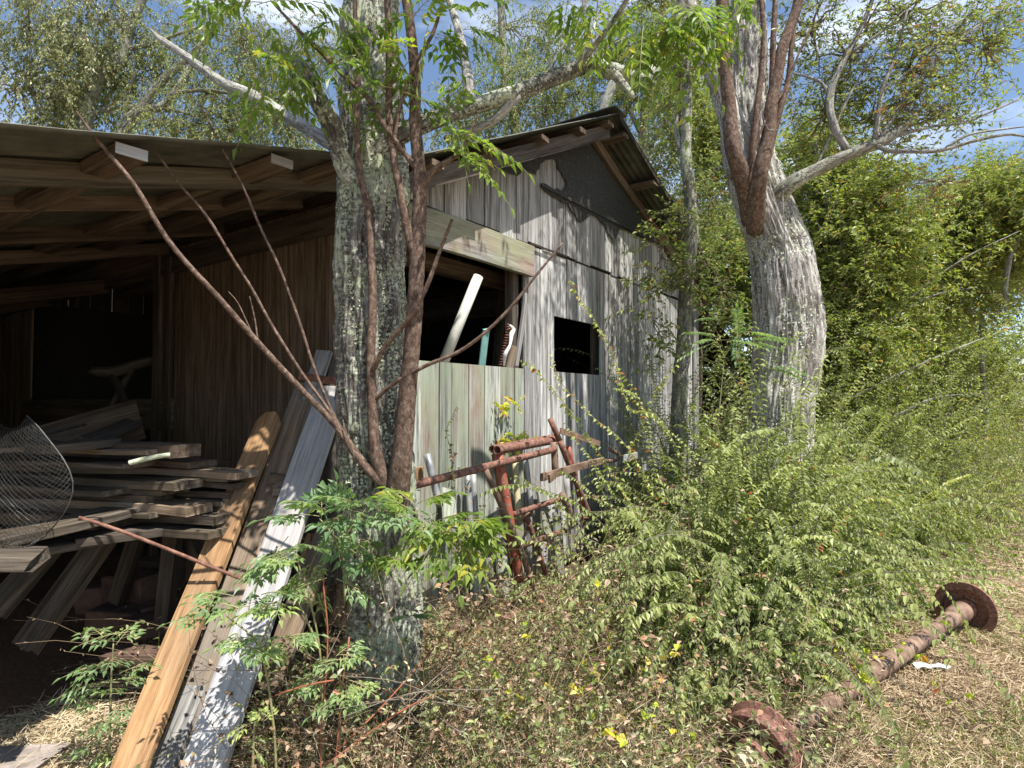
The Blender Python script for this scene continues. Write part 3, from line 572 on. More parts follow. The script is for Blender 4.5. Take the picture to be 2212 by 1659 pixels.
for w_, sg, R_ in ((wa, 1, .175), (wb, -1, .175)):
    wp = [(-.035, R_ - .045), (-.04, R_ - .012), (-.03, R_), (.03, R_ - .004), (.045, R_ + .02), (.058, R_ + .02), (.06, R_ - .03), (.02, R_ - .04), (.012, .075), (.05, .07), (.05, .045), (-.09, .042), (-.092, 0.0)]
    wp2 = [(-.035, R_ - .045), (-.006, R_ - .06), (-.006, .08), (-.07, .072), (-.075, .05), (-.09, .042)]
    wo = shaft('wheel', wp[:11], w_, av * sg, rust, axle); shaft('wheel_disc', wp2, w_, av * sg, rust, wo)
    shaft('hub', [(-.03, 0), (-.15, .0), (-.15, .038), (-.1, .045), (-.1, .055), (-.03, .06)], w_, av * sg, creamp if sg > 0 else rust, wo, 20)
    mbs = MB()
    for a_ in np.arange(4) * PI / 2 + .5:
        u = nrm(np.cross(av, UP)); v2 = np.cross(av, u); dd = math.cos(a_) * u + math.sin(a_) * v2
        board(mbs, w_ - av * sg * .012 + dd * .06, w_ - av * sg * .012 + dd * (R_ - .04), .05, .03, av, seg=1, R=.6)
    mbs.build('wheel_rib', rustp, wo)
# ------------------------------------------------------------------ boards leaning by the tree
LB = 'boards leaning by the lichen covered tree'
def q(x, y, d, z=None):
    p = P(x, y, d);
    if z is not None: p[2] = z
    return p
F1 = nrm(np.array([1, -.1, 0]))
one('leaning_plank', W_['orange'], q(248, 1740, 2.42), q(586, 893, 3.78), .145, .035, None, F1, R=.9, roundend=1, seg=14, warp=.004, label='orange brown pine plank with rounded top, leftmost of the leaning planks', cat='plank', group=LB)
one('leaning_plank', W_['white'], q(405, 1755, 2.44), q(722, 838, 3.82), .185, .03, None, F1, R=.95, seg=14, label='wide silvery grey plank leaning in front, dappled with leaf shadows', cat='plank', group=LB)
one('leaning_plank', W_['tan'], q(345, 1740, 2.58), q(668, 830, 4.0), .16, .03, None, F1, R=.5, seg=14, rag=.02, label='dull tan plank between the orange plank and the silvery plank', cat='plank', group=LB)
one('leaning_plank', W_['grey'], q(318, 1745, 2.53), q(560, 1160, 3.46), .1, .05, None, F1, R=.2, seg=10, label='dark grey splintered plank just right of the orange plank foot', cat='plank', group=LB)
one('leaning_plank', W_['grey'], q(560, 1200, 3.5), q(700, 758, 4.06), .11, .025, None, F1, R=.3, label='weathered grey plank whose top shows above the rusty strap', cat='plank', group=LB)
one('leaning_plank', W_['dim'], q(680, 1150, 3.6), q(735, 762, 4.1), .11, .025, None, F1, R=1, label='brown board standing tallest beside the tree trunk', cat='plank', group=LB)
one('leaning_plank', W_['tan'], q(575, 1490, 3.0), q(716, 1130, 3.4), .13, .03, None, F1, R=.3, label='short tan plank behind the seedling leaves near the tree foot', cat='plank', group=LB)
one('leaning_plank', W_['dim'], q(470, 1640, 2.85), q(640, 1240, 3.45), .12, .04, None, F1, R=.3, label='dark board half hidden right of the silvery plank', cat='plank', group=LB)
one('leaning_plank', W_['dim'], q(735, 1260, 3.75), q(742, 850, 4.0), .24, .03, None, DR, R=.6, label='wide shaded board upright right behind the trunk', cat='plank', group=LB)
mb = MB(); board(mb, q(648, 812, 3.78), q(738, 826, 3.7), .045, .012); mb.build('rusty_strap', rust, None, label='rusty metal strap across the tops of the leaning boards', cat='metal strap')
mb = MB(); board(mb, q(582, 1035, 3.52), q(628, 1040, 3.55), .075, .04, rag=.015); mb.build('wood_block', W_['brown'], None, label='small broken wood block lodged between the leaning planks', cat='wood block')
mb = MB(); board(mb, q(590, 1062, 3.45), q(640, 1060, 3.52), .04, .05, rag=.015); mb.build('wood_block', W_['tan'], None, label='second wood scrap lodged under the small broken block', cat='wood block')
# ------------------------------------------------------------------ lumber stack under the lean-to
def z5(x, y): return (x * .2278, 900 + y * .2278)
LS = 'planks in the lumber stack'
dS = nrm(np.array([-.95, .31, 0])); sS = np.cross(UP, dS)
def stk(x, y, d, Ln, wd, th, mat, lab, R=None, bend=0, yaw=0.0, tilt=0.0, back=0.0):
    e = P(x, y, d); dd = nrm(dS + sS * yaw + UP * tilt); e = e + sS * back * -1
    one('stacked_plank', mat, e + dd * Ln, e, wd, th, None, np.cross(UP, dd), R=R, seg=8, warp=.008, rag=.004, label=lab, cat='plank', group=LS)
Q = [(400, 975, 3.25, 1.6, .2, .075, W_['brown'], 'thick top plank with a rotten splintered end'),
     (345, 974, 3.2, 1.3, .17, .03, W_['tan'], 'thin greyish plank lying on the thick top plank'),
     (535, 1022, 3.35, 2.2, .18, .042, W_['tan'], 'long sunlit plank that ends beside the orange leaning plank'),
     (408, 1047, 3.22, 1.9, .18, .05, W_['stack'], 'plank with a square sunlit end below the thick top plank'),
     (530, 1048, 3.4, 2.0, .18, .035, W_['stack'], 'grey plank just below the long sunlit plank'),
     (520, 1070, 3.42, 2.1, .18, .04, W_['brown'], 'dark plank in the middle of the stack, second below the long sunlit plank'),
     (345, 1078, 3.3, 1.8, .18, .05, W_['brown'], 'short dim plank deep in the middle of the stack'),
     (430, 1098, 3.2, 1.9, .18, .052, W_['tan'], 'plank with a bright chamfered end in the lower stack'),
     (505, 1098, 3.4, 2.0, .18, .04, W_['brown'], 'dark brown plank behind the one with the chamfered end'),
     (492, 1122, 3.25, 1.8, .2, .05, W_['stack'], 'plank with a clipped pointed end near the bottom of the stack'),
     (486, 1150, 3.2, 2.1, .22, .045, W_['stack'], 'bowed bottom plank of the stack in patchy sun'),
     (300, 1120, 3.3, 1.4, .3, .04, W_['brown'], 'shaded filler plank in the lower left of the stack'),
     (440, 1000, 3.45, 1.8, .2, .04, W_['brown'], 'dark plank deep behind the rotten ended top plank'),
     (470, 1125, 3.5, 2.2, .2, .05, W_['brown'], 'dark plank at the back of the lower stack')]
Q += [(380, 1062, 3.3, 1.7, .18, .03, W_['stack'], 'thin plank squeezed under the square ended plank'), (500, 1085, 3.38, 2.0, .18, .03, W_['stack'], 'thin plank between the dark middle plank and the brown one'),
      (470, 1138, 3.3, 1.8, .2, .03, W_['stack'], 'thin plank just above the bowed bottom plank'), (300, 1008, 3.2, 1.3, .2, .03, W_['stack'], 'thin shaded plank under the left of the thick top plank'), (360, 1112, 3.22, 1.5, .2, .03, W_['stack'], 'thin shaded plank low in the left of the stack'),
      (260, 1060, 3.2, 1.2, .2, .035, W_['stack'], 'shaded plank end in the left middle of the stack'), (515, 1036, 3.38, 2.0, .18, .025, W_['stack'], 'thin dark plank tight under the long sunlit plank')]
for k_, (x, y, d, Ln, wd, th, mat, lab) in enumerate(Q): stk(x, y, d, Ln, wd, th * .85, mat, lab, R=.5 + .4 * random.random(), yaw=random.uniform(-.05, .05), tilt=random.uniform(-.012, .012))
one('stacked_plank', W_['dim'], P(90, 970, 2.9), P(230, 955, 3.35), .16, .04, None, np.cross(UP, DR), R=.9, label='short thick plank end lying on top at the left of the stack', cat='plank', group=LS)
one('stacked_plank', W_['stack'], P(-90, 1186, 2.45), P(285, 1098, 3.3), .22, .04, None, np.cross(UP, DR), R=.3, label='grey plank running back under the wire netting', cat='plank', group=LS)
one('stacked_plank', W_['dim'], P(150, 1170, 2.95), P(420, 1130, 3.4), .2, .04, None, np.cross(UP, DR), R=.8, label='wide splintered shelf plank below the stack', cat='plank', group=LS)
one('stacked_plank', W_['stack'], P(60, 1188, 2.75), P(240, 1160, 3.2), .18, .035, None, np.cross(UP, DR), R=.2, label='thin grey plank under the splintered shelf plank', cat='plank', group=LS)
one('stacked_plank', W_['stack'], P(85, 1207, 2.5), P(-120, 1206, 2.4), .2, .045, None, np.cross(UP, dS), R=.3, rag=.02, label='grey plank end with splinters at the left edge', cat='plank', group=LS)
for a, b_, wd, lab in (((235, 1150, 3.3), (55, 1400, 3.0), .12, 'slanting grey trestle post under the lumber stack'), ((110, 1180, 3.2), (-20, 1330, 2.9), .11, 'slanting trestle post at the left edge'), ((375, 1160, 3.45), (352, 1350, 3.5), .08, 'upright dark post below the right of the stack'), ((405, 1160, 3.6), (470, 1300, 3.6), .07, 'thin dark brace behind the orange plank'), ((300, 1150, 3.7), (250, 1300, 3.7), .08, 'dark trestle post behind the grey slanting one')):
    one('trestle_post', W_['stack'] if wd > .1 else W_['dim'], P(*b_), P(*a), wd, .07, None, F1, R=.3, rag=.02, label=lab, cat='post', group='posts under the lumber stack')
def block(nm, mat, c, sx, sy, sz, lab, cat, yaw=0.3, **k):
    d = np.array([math.cos(yaw), math.sin(yaw), 0]); one(nm, mat, np.asarray(c) - d * sx / 2, np.asarray(c) + d * sx / 2, sz, sy, None, UP, seg=3, warp=.012, rag=.025, ch=.06, label=lab, cat=cat, **k)
for x, y, d, a, h, lab in ((290, 1275, 3.9, .3, .2, 'large brown wood chunk in the dark under the stack'), (225, 1290, 4.0, .25, .16, 'greenish wood chunk left of the large brown chunk'), (330, 1320, 3.8, .2, .12, 'small reddish chunk beside the upright dark post'), (255, 1335, 3.7, .3, .12, 'flat reddish chunk lying on the dirt floor'), (320, 1350, 3.6, .22, .1, 'low brown chunk nearest the seedling'), (345, 1240, 4.2, .22, .2, 'shadowed chunk high on the pile under the stack')):
    p = P(x, y, d); block('wood_chunk', redclay, p, a, .2, h, lab, 'wood chunk', random.uniform(-.5, .8), group='wood chunks under the stack')
block('flat_stone', redclay, P(350, 1412, 3.35), .5, .16, .06, 'long low stone on the dirt by the leaning planks', 'stone', .1)
block('flat_stone', stone, q(20, 1625, 2.75, .02), .34, .24, .05, 'flat pale stone in the sunlit straw at the lower left corner', 'stone', .0)
# bits among the stack
pipe('metal_rod', rust, [P(170, 1118, 2.9), P(270, 1150, 2.95), P(520, 1250, 3.0)], .0085, None, 8, label='thin rusty rod poking out across the leaning planks', cat='rod')
pipe('metal_rod', wirem, [P(60, 948, 3.3), P(185, 917, 3.8)], .008, None, 6, label='thin grey rod slanting above the wire netting', cat='rod')
mb = MB(); tube(mb, [P(276, 1001, 3.05), P(320, 990, 3.08), P(352, 984, 3.1), P(368, 982, 3.12)], [.012, .013, .011, .012], 10, .01, wob=.02); mb.build('lichen_stick', lichs, None, label='lichen covered stick lying on the top plank', cat='stick')
mb = MB(); tube(mb, [P(198, 803, 5.6), P(250, 802, 5.6), P(290, 788, 5.7), P(345, 775, 5.9)], [.045, .05, .05, .045], 10, .05); tube(mb, [P(240, 805, 5.6), P(262, 850, 5.55), P(270, 880, 5.5)], .035, 8, .05); tube(mb, [P(285, 795, 5.65), P(262, 840, 5.6), P(240, 880, 5.6)], .03, 8, .05)
mb.build('forked_log', W_['dim'], None, True, label='grey forked branch frame standing in the dark doorway', cat='branch')
for a, b_, wd, mt, lab in (((80, 975, 3.9), (300, 905, 4.6), .3, W_['brown'], 'brown board slanting up behind the stack'), ((190, 955, 3.9), (290, 912, 4.5), .12, W_['dim'], 'narrow board slanting up toward the doorway')):
    one('slanted_board', mt, P(*a), P(*b_), wd, .03, None, sS, R=.6, label=lab, cat='board')
# wire netting bundle at the left edge
mb = MB(); c_ = P(-40, 1045, 2.5); nu, nv = 34, 30
def net(u, v_):
    a_ = (u - .5) * 2.6; h = (v_ - .5); rr2 = (.27 + .04 * math.sin(5 * u + 3 * v_) + .03 * math.sin(11 * u - 6 * v_)) * math.sqrt(max(.02, 1 - (1.7 * (v_ - .55)) ** 2))
    return c_ + np.array([math.sin(a_) * rr2, -math.cos(a_) * rr2 * .7 + .15, -h * .5 + .03 * math.sin(7 * u)])
for du in (1, -1):
    for s_ in range(-nv, nu + nv, 1):
        pp = []
        for k_ in range(nv + 1):
            u_ = (s_ + du * k_ * .8) / nu
            if 0 <= u_ <= 1: pp.append(net(u_, k_ / nv) + rng.normal(size=3) * .0015)
        if len(pp) > 2: tube(mb, pp, np.full(len(pp), .0009), 3, raw=True, R=.5, cap=False)
tube(mb, [net(1, v_) for v_ in np.linspace(0, 1, 12)], .003, 5, .03); tube(mb, [net(u_, 1) for u_ in np.linspace(0, 1, 14)], .005, 5, .03)
mb.build('wire_netting', wirem, None, label='bulging bundle of chicken wire netting at the left edge', cat='wire netting')
mb = MB()
for x in (417, 663, 640, 690, 712): tube(mb, [P(x, 995, 3.6), P(x + 3, 1022, 3.6)], .002, 4)
tube(mb, [P(400, 996, 3.6), P(540, 1000, 3.7)], .003, 4); mb.build('fence_wire', wirem, None, label='bit of welded fence wire behind the sunlit plank', cat='wire')
# ------------------------------------------------------------------ things by the right corner of the shed
st = thing('planter_stand', 'terracotta planter on a cream post under the right annex', 'planter', [*PY(1548, 1010, .2)[:2], 0]); o_ = ORI[st.name]
cpl = PY(1543, 900, .25); zt_ = cpl[2]
def lathe(nm, prof, c, mat, parent, n=4, rot=0.8):
    mb = MB(); th = np.linspace(0, 2 * PI, n, endpoint=False) + rot; V = [[c[0] + r_ * math.cos(a), c[1] + r_ * math.sin(a), z_] for z_, r_ in prof for a in th]
    K = len(prof); i = np.arange(K - 1)[:, None] * n; j = np.arange(n)[None]; j2 = (j + 1) % n
    mb.add(V, [np.stack([i + j, i + j2, i + n + j2, i + n + j], -1).reshape(-1, 4)], V, .5); return mb.build(nm, mat, parent, n > 12)
lathe('planter', [(zt_ - .36, 0), (zt_ - .36, .22), (zt_ - .3, .24), (zt_ - .28, .27), (zt_ + .0, .33), (zt_ + .02, .37), (zt_ + .1, .38), (zt_ + .1, .33), (zt_ - .1, .3), (zt_ - .1, 0)], cpl, terra, st)
lathe('post', [(0, 0), (0, .085), (zt_ - .42, .085), (zt_ - .4, .22), (zt_ - .36, .22), (zt_ - .36, 0)], cpl, creamp, st, 4, .6)
pb = PY(1545, 850, .6); lathe('plastic_bucket', [(pb[2] - .12, 0), (pb[2] - .12, .15), (pb[2] + .15, .19), (pb[2] + .16, .2), (pb[2] + .15, .17), (pb[2], .16), (pb[2], 0)], pb, galv, None, 24).update({}) if False else None
ob = lathe('plastic_bucket', [(zt_ + .0, 0), (zt_ + .0, .15), (zt_ + .3, .2), (zt_ + .31, .21), (zt_ + .3, .18), (zt_ + .15, .16), (zt_ + .15, 0)], cpl + np.array([.02, .1, 0]), galv, None, 24); ob['label'] = 'grey bucket standing in the terracotta planter'; ob['category'] = 'bucket'
for a, b_, lab in (((1596, 1045, .9), (1600, 935, .9), 'thin white window frame strip behind the cream post'), ((1606, 1045, .95), (1611, 930, .95), 'second white strip beside the window frame strip')):
    one('frame_strip', whitep, PY(*a), PY(*b_), .025, .02, None, DR, label=lab, cat='strip')
sp_ = [((1425, 1000), (1500, 1052)), ((1450, 1040), (1530, 985)), ((1490, 982), (1560, 1020)), ((1470, 1060), (1570, 1035)), ((1400, 1010), (1470, 1065)), ((1500, 1000), (1545, 1050)), ((1515, 1062), (1580, 1010)), ((1440, 1025), (1520, 1080)), ((1350, 990), (1410, 975)), ((1390, 1010), (1440, 1005))]
for i_, (a, b_) in enumerate(sp_):
    one('scrap_slat', W_['white'], PY(*a, -.55 - .03 * i_), PY(*b_, -.5 - .03 * (i_ % 3)), .06, .02, None, UP, R=.9, label=['slat at the left front of the scrap heap sloping down right', 'slat sloping up right over the scrap heap', 'topmost slat crossing the scrap heap under the cream post', 'lowest slat nearly level across the scrap heap', 'leftmost steep slat of the scrap heap', 'short slat in the middle of the scrap heap', 'slat rising at the right end of the scrap heap', 'slat sloping down right at the foot of the scrap heap', 'separate slat nearly level against the wall left of the heap', 'small level slat touching the wall beside the heap'][i_], cat='slat', group='slats of the scrap heap at the right corner')
mb = MB(); board(mb, P(1575, 1100, 5.8), P(1600, 1160, 5.6), .16, .05); mb.build('blue_crate', bluep, None, label='blue plastic crate barely showing inside the shrubs', cat='crate')
mb = MB(); board(mb, P(1830, 1215, 4.9), P(1860, 1290, 4.6), .2, .01, np.array([1, .3, .2])); mb.build('tin_scrap', galv, None, label='pale grey tin sheet showing through the shrubs above the axle', cat='tin sheet')
c_ = PZ(2267 * 1, 0) if False else PZ(2265, 1614) if False else PZ(2263 - 0, 1446)
mb = MB(); cq = PZ(1368 + .3923 * 1640, 1008 + .3923 * 1120, .02); V = []; n = 9
for i_ in range(n):
    for j_ in range(5): V.append(cq + np.array([(i_ / 8 - .5) * .2, (j_ / 4 - .5) * .06, .015 + .025 * random.random()]))
i = np.arange(n - 1)[:, None] * 5; j = np.arange(4)[None]; V = np.array(V); F = np.stack([i + j, i + j + 1, i + 6 + j, i + 5 + j], -1).reshape(-1, 4); mb.add(np.vstack([V, V - [0, 0, .004]]), [F, F[:, ::-1] + len(V)]); mb.build('crumpled_wrapper', whitep, None, label='crumpled white scrap lying on the dry grass right of the axle', cat='litter')
# ------------------------------------------------------------------ trees: trunks and limbs first
def furrow(amp, f=26, st=.16):
    def d(Pp, r):
        q_ = Pp * np.array([f, f, f * st]); n1 = fbm(q_ + 3, 3); n2 = fbm(Pp * np.array([f * 2.6, f * 2.6, f * .5]), 2); lump = fbm(Pp * np.array([4, 4, 1.2]), 2)
        return amp * (1 - 2 * np.abs(n1 - .5) * 3.2) + amp * .6 * (n2 - .5) + .16 * (lump - .5)
    return d
def limb(mb, pts, rad, n=20, step=.03, amp=.1, f=40, wob=.03, **k): tube(mb, [P(*p) if len(p) == 3 else p for p in pts], rad, n, step, disp=furrow(amp, f, .2), wob=wob, **k)
def scabs(mb, pts, rad, n, size=.012):                 # small crusts of lichen standing off the bark
    c, r = smoothpath([P(*p) for p in pts], rad, .02); T = nrm(np.gradient(c, axis=0)); i = rng.integers(0, len(c), n)
    keep = fbm(np.stack([i * .08, rng.random(n) * 0, i * 0.], -1) + 2, 2) + rng.random(n) * .25 > .55; i = i[keep]; n = len(i)
    o = rdir(n); o = nrm(o - T[i] * (o * T[i]).sum(1)[:, None]); b_ = c[i] + o * (r[i] * 1.0)[:, None]; d_ = nrm(T[i] * rng.normal(size=(n, 1)) + np.cross(T[i], o) * rng.normal(size=(n, 1)) + o * .7)
    leaves(mb, b_, d_, o, size * (.5 + rng.random(n)), size * (.5 + rng.random(n)), rng.random(n), 4, .3)
TA = [(822, 1640, 3.08), (820, 1560, 3.08), (826, 1440, 3.08), (828, 1300, 3.09), (820, 1150, 3.1), (813, 1000, 3.1), (806, 800, 3.1), (803, 600, 3.1), (805, 420, 3.1), (804, 300, 3.12), (803, 150, 3.15), (803, 0, 3.18), (800, -200, 3.2), (790, -600, 3.2)]
RA = [.178, .168, .16, .16, .165, .165, .158, .155, .16, .15, .13, .125, .12, .1]
ta = thing('old_tree', 'lichen covered tree with furrowed bark at the near corner of the shed', 'tree', P(*TA[0]) * [1, 1, 0])
mb = MB(); tube(mb, [P(*p) for p in TA], RA, 150, .014, disp=furrow(.15, 28, .11), wob=.05); mb.build('trunk', BK['A'], ta, True)
mb = MB(); scabs(mb, TA[1:11], RA[1:11], 22000, .014); mb.build('lichen_crust', lichs, ta)
LM = [(790, 372, 3.05), (830, 318, 3.0), (880, 282, 3.0), (980, 243, 3.05), (1100, 205, 3.1), (1200, 166, 3.2), (1285, 132, 3.3), (1325, 112, 3.35), (1352, 84, 3.4)]
mb = MB(); limb(mb, LM, [.06, .055, .045, .036, .038, .036, .036, .03, .024], 24); limb(mb, [(1285, 132, 3.3), (1330, 162, 3.3), (1365, 205, 3.25), (1372, 212, 3.25)], [.036, .026, .018, .008], 16)
scabs(mb, LM, [.05, .05, .045, .036, .04, .036, .036, .03, .024], 2600, .011); mb.build('limb', BK['A'], ta, True, label='long lichen crusted limb reaching right over the roof')
mb = MB(); limb(mb, [(800, 420, 3.02), (752, 365, 2.98), (728, 300, 2.95), (690, 222, 2.9), (650, 152, 2.88), (612, 112, 2.86), (600, 96, 2.86)], [.07, .055, .046, .04, .036, .03, .012], 24, amp=.14); mb.build('limb', BK['A'], ta, True, label='short broken limb on the left with peeling bark')
mb = MB(); limb(mb, [(760, 340, 3.3), (700, 300, 3.5), (610, 245, 3.7), (540, 205, 3.8), (480, 178, 3.9), (410, 128, 4.0), (350, 86, 4.1), (325, 62, 4.15)], [.042, .037, .034, .034, .03, .026, .02, .006], 20, amp=.16); mb.build('dead_limb', BK['dead'], ta, True)
mb = MB(); limb(mb, [(1438, 90, 4.4), (1410, 145, 4.3), (1375, 172, 4.2), (1330, 155, 4.1), (1300, 150, 4.0)], [.07, .06, .055, .05, .05], 20, amp=.12); mb.build('limb', BK['A'], ta, True)
mb = MB(); limb(mb, [(1280, 330, 9.5), (1295, 265, 9.5), (1318, 200, 9.5), (1350, 150, 9.5)], [.07, .07, .08, .09], 12); limb(mb, [(960, 300, 3.05), (1000, 285, 3.1), (1060, 262, 3.1), (1115, 205, 3.1)], [.012, .016, .02, .025], 12)
limb(mb, [(1270, 130, 3.28), (1275, 80, 3.3), (1262, 30, 3.3), (1270, -60, 3.3)], [.02, .016, .013, .01], 10); limb(mb, [(1240, 150, 3.2), (1300, 80, 3.1), (1345, 20, 3.0), (1370, -30, 2.9)], [.018, .015, .012, .01], 10)
limb(mb, [(1010, 225, 3.1), (1010, 140, 3.4), (990, 60, 3.6), (960, -30, 3.8)], [.03, .026, .022, .02], 12, amp=.15); mb.build('branch', BK['dead'], ta, True)
# crown of the old tree, mostly above the frame: it dapples the wall
def crown(mbl, mbt, blobs, ntw, K=8, step=.06, droop=.1, jit=.2, Ln=.06, Wd=.022, per=2, kind=4, clump=9, spread=.35, skip=.2, hang=.3, tr=.003, R=None, flat=.5, updir=.15):
    for (c, rad) in blobs:
        c = np.asarray(c, float); rad = np.broadcast_to(rad, 3); vol = float(np.prod(rad)) ** (1 / 3)
        nc = max(3, int(clump)); cc = c + rdir(nc) * rad * (rng.random((nc, 1)) ** .45)
        n = int(ntw); idx = rng.integers(0, nc, n); b_ = cc[idx] + rdir(n) * rad.mean() * spread * rng.random((n, 1)); dd = nrm((cc[idx] - c) / rad * .7 + rdir(n, updir))
        Q_ = grow(b_, dd, K, step * (.7 + .6 * rng.random(n)), droop, jit); rr2 = None if R is None else np.clip(R + rng.normal(size=(n, 1)) * .22 + (rng.random(nc)[idx][:, None] - .5) * .35, 0, 1)
        dress(mbl, Q_, Ln, Wd, kind, per, skip, hang, 1, rr2, flat)
        if mbt is not None: multitube(mbt, Q_, tr, tr * .3, 3)
        if mbt is not None:
            sk = np.stack([c + (cc - c) * f + rng.normal(size=cc.shape) * .04 * vol for f in np.linspace(0, 1, 6)], 1); multitube(mbt, sk, .012 * vol + .006, .004, 5)
ml, mt2 = MB(), MB()
crown(ml, mt2, [((1.4, 5.2, 6.3), (.8, .9, .5)), ((2.7, 6.4, 7.2), (.9, .9, .6)), ((.4, 4.2, 5.8), (.5, .5, .4)), ((2.0, 5.6, 8.2), (1.2, 1.2, .7))], 36, Ln=.075, Wd=.035, clump=9, spread=.3)
crown(ml, mt2, [((.1, 2.6, 4.3), (.5, .35, .25)), ((-.5, 2.3, 4.6), (.4, .3, .25)), ((.0, 2.5, 5.5), (.9, .6, .4))], 34, Ln=.075, Wd=.035, clump=7, spread=.3)
mt2.build('twig', twigm, ta); ml.build('crown', LF['tree'], ta)
# reddish sprouts growing from the foot of the old tree
tsp = thing('chinaberry_sapling', 'smooth red brown sapling with several stems growing against the lichen covered tree', 'tree', P(850, 1090, 2.95) * [1, 1, 0] + [0, 0, .0])
ORI[tsp.name] = np.array(P(850, 1090, 2.95)); tsp.location = P(850, 1090, 2.95)
ST = [([(856, 1100, 2.92), (866, 1010, 2.88), (874, 920, 2.86), (886, 780, 2.84), (897, 640, 2.82), (903, 520, 2.82), (908, 400, 2.82), (900, 280, 2.82), (893, 150, 2.82), (880, 20, 2.8), (870, -80, 2.8)], [.055, .05, .043, .038, .036, .034, .031, .027, .024, .022, .02]),
      ([(846, 1075, 2.92), (822, 1015, 2.9), (806, 950, 2.88), (800, 860, 2.88), (800, 760, 2.88), (806, 620, 2.9), (798, 470, 2.9), (778, 380, 2.9), (772, 250, 2.9), (768, 60, 2.88), (765, -60, 2.88)], [.04, .033, .026, .022, .021, .019, .017, .015, .013, .011, .01]),
      ([(903, 560, 2.82), (880, 490, 2.81), (862, 400, 2.8), (850, 320, 2.8), (842, 210, 2.8), (838, 60, 2.78), (835, -60, 2.78)], [.03, .02, .018, .017, .016, .015, .014]),
      ([(905, 410, 2.82), (935, 370, 2.8), (965, 350, 2.78), (1000, 322, 2.76), (1030, 250, 2.74)], [.024, .016, .012, .009, .005]),
      ([(905, 370, 2.81), (875, 330, 2.8), (840, 280, 2.78), (800, 215, 2.76), (740, 160, 2.74), (690, 110, 2.72), (640, 60, 2.7), (590, 5, 2.68)], [.018, .014, .014, .013, .012, .011, .009, .006]),
      ([(850, 330, 2.8), (866, 230, 2.79), (890, 150, 2.78), (935, 70, 2.77), (960, 0, 2.76)], [.012, .01, .009, .008, .007]),
      ([(804, 800, 2.86), (836, 742, 2.82), (880, 690, 2.78), (920, 620, 2.75), (950, 540, 2.73), (974, 474, 2.72)], [.013, .013, .012, .011, .009, .007]),
      ([(802, 868, 2.88), (850, 828, 2.84), (920, 790, 2.8), (990, 760, 2.78), (1050, 716, 2.76), (1110, 655, 2.75), (1160, 590, 2.74), (1214, 525, 2.73)], [.011, .01, .009, .008, .0075, .007, .006, .004]),
      ([(830, 1050, 2.9), (770, 985, 2.86), (715, 910, 2.82), (650, 840, 2.76), (560, 740, 2.68), (470, 640, 2.6), (370, 525, 2.52), (290, 400, 2.46), (215, 310, 2.4), (165, 240, 2.36)], [.03, .02, .017, .016, .015, .0135, .0125, .011, .009, .005]),
      ([(770, 985, 2.86), (715, 895, 2.83), (660, 815, 2.82), (600, 720, 2.8), (530, 600, 2.77), (455, 480, 2.74), (390, 400, 2.7), (340, 330, 2.68), (308, 290, 2.66)], [.014, .01, .009, .009, .008, .008, .007, .006, .004]),
      ([(790, 1000, 2.87), (735, 925, 2.86), (700, 850, 2.86), (668, 760, 2.85), (632, 650, 2.85), (585, 540, 2.84), (530, 420, 2.82), (480, 320, 2.8), (430, 220, 2.78)], [.012, .009, .009, .0085, .008, .008, .007, .006, .004]),
      ([(553, 738, 2.68), (538, 700, 2.69), (515, 655, 2.7), (493, 630, 2.7)], [.005, .004, .003, .002]), ([(560, 742, 2.68), (553, 690, 2.69), (540, 640, 2.7)], [.005, .004, .002]),
      ([(740, 920, 2.82), (760, 970, 2.8), (765, 1000, 2.8)], [.004, .003, .002]), ([(878, 1060, 2.9), (884, 985, 2.9), (880, 960, 2.9)], [.02, .01, .004])]
for pts, rad in ST:
    mb = MB(); c_, r_ = smoothpath([P(*p) for p in pts], rad, .022)
    nodes = 1 + .05 * (np.abs(((np.cumsum(np.ones(len(c_))) * .022 / .085) % 1) - .5) < .12)
    tube(mb, c_, r_ * nodes * (.82 if c_[-1][0] < -.95 else 1), 14 if max(rad) > .015 else 8, raw=True, disp=lambda Pp, r: .05 * (fbm(Pp * [40, 40, 9], 2) - .5) * 2, wob=.022); mb.build('stem', BK['red'], tsp, True)
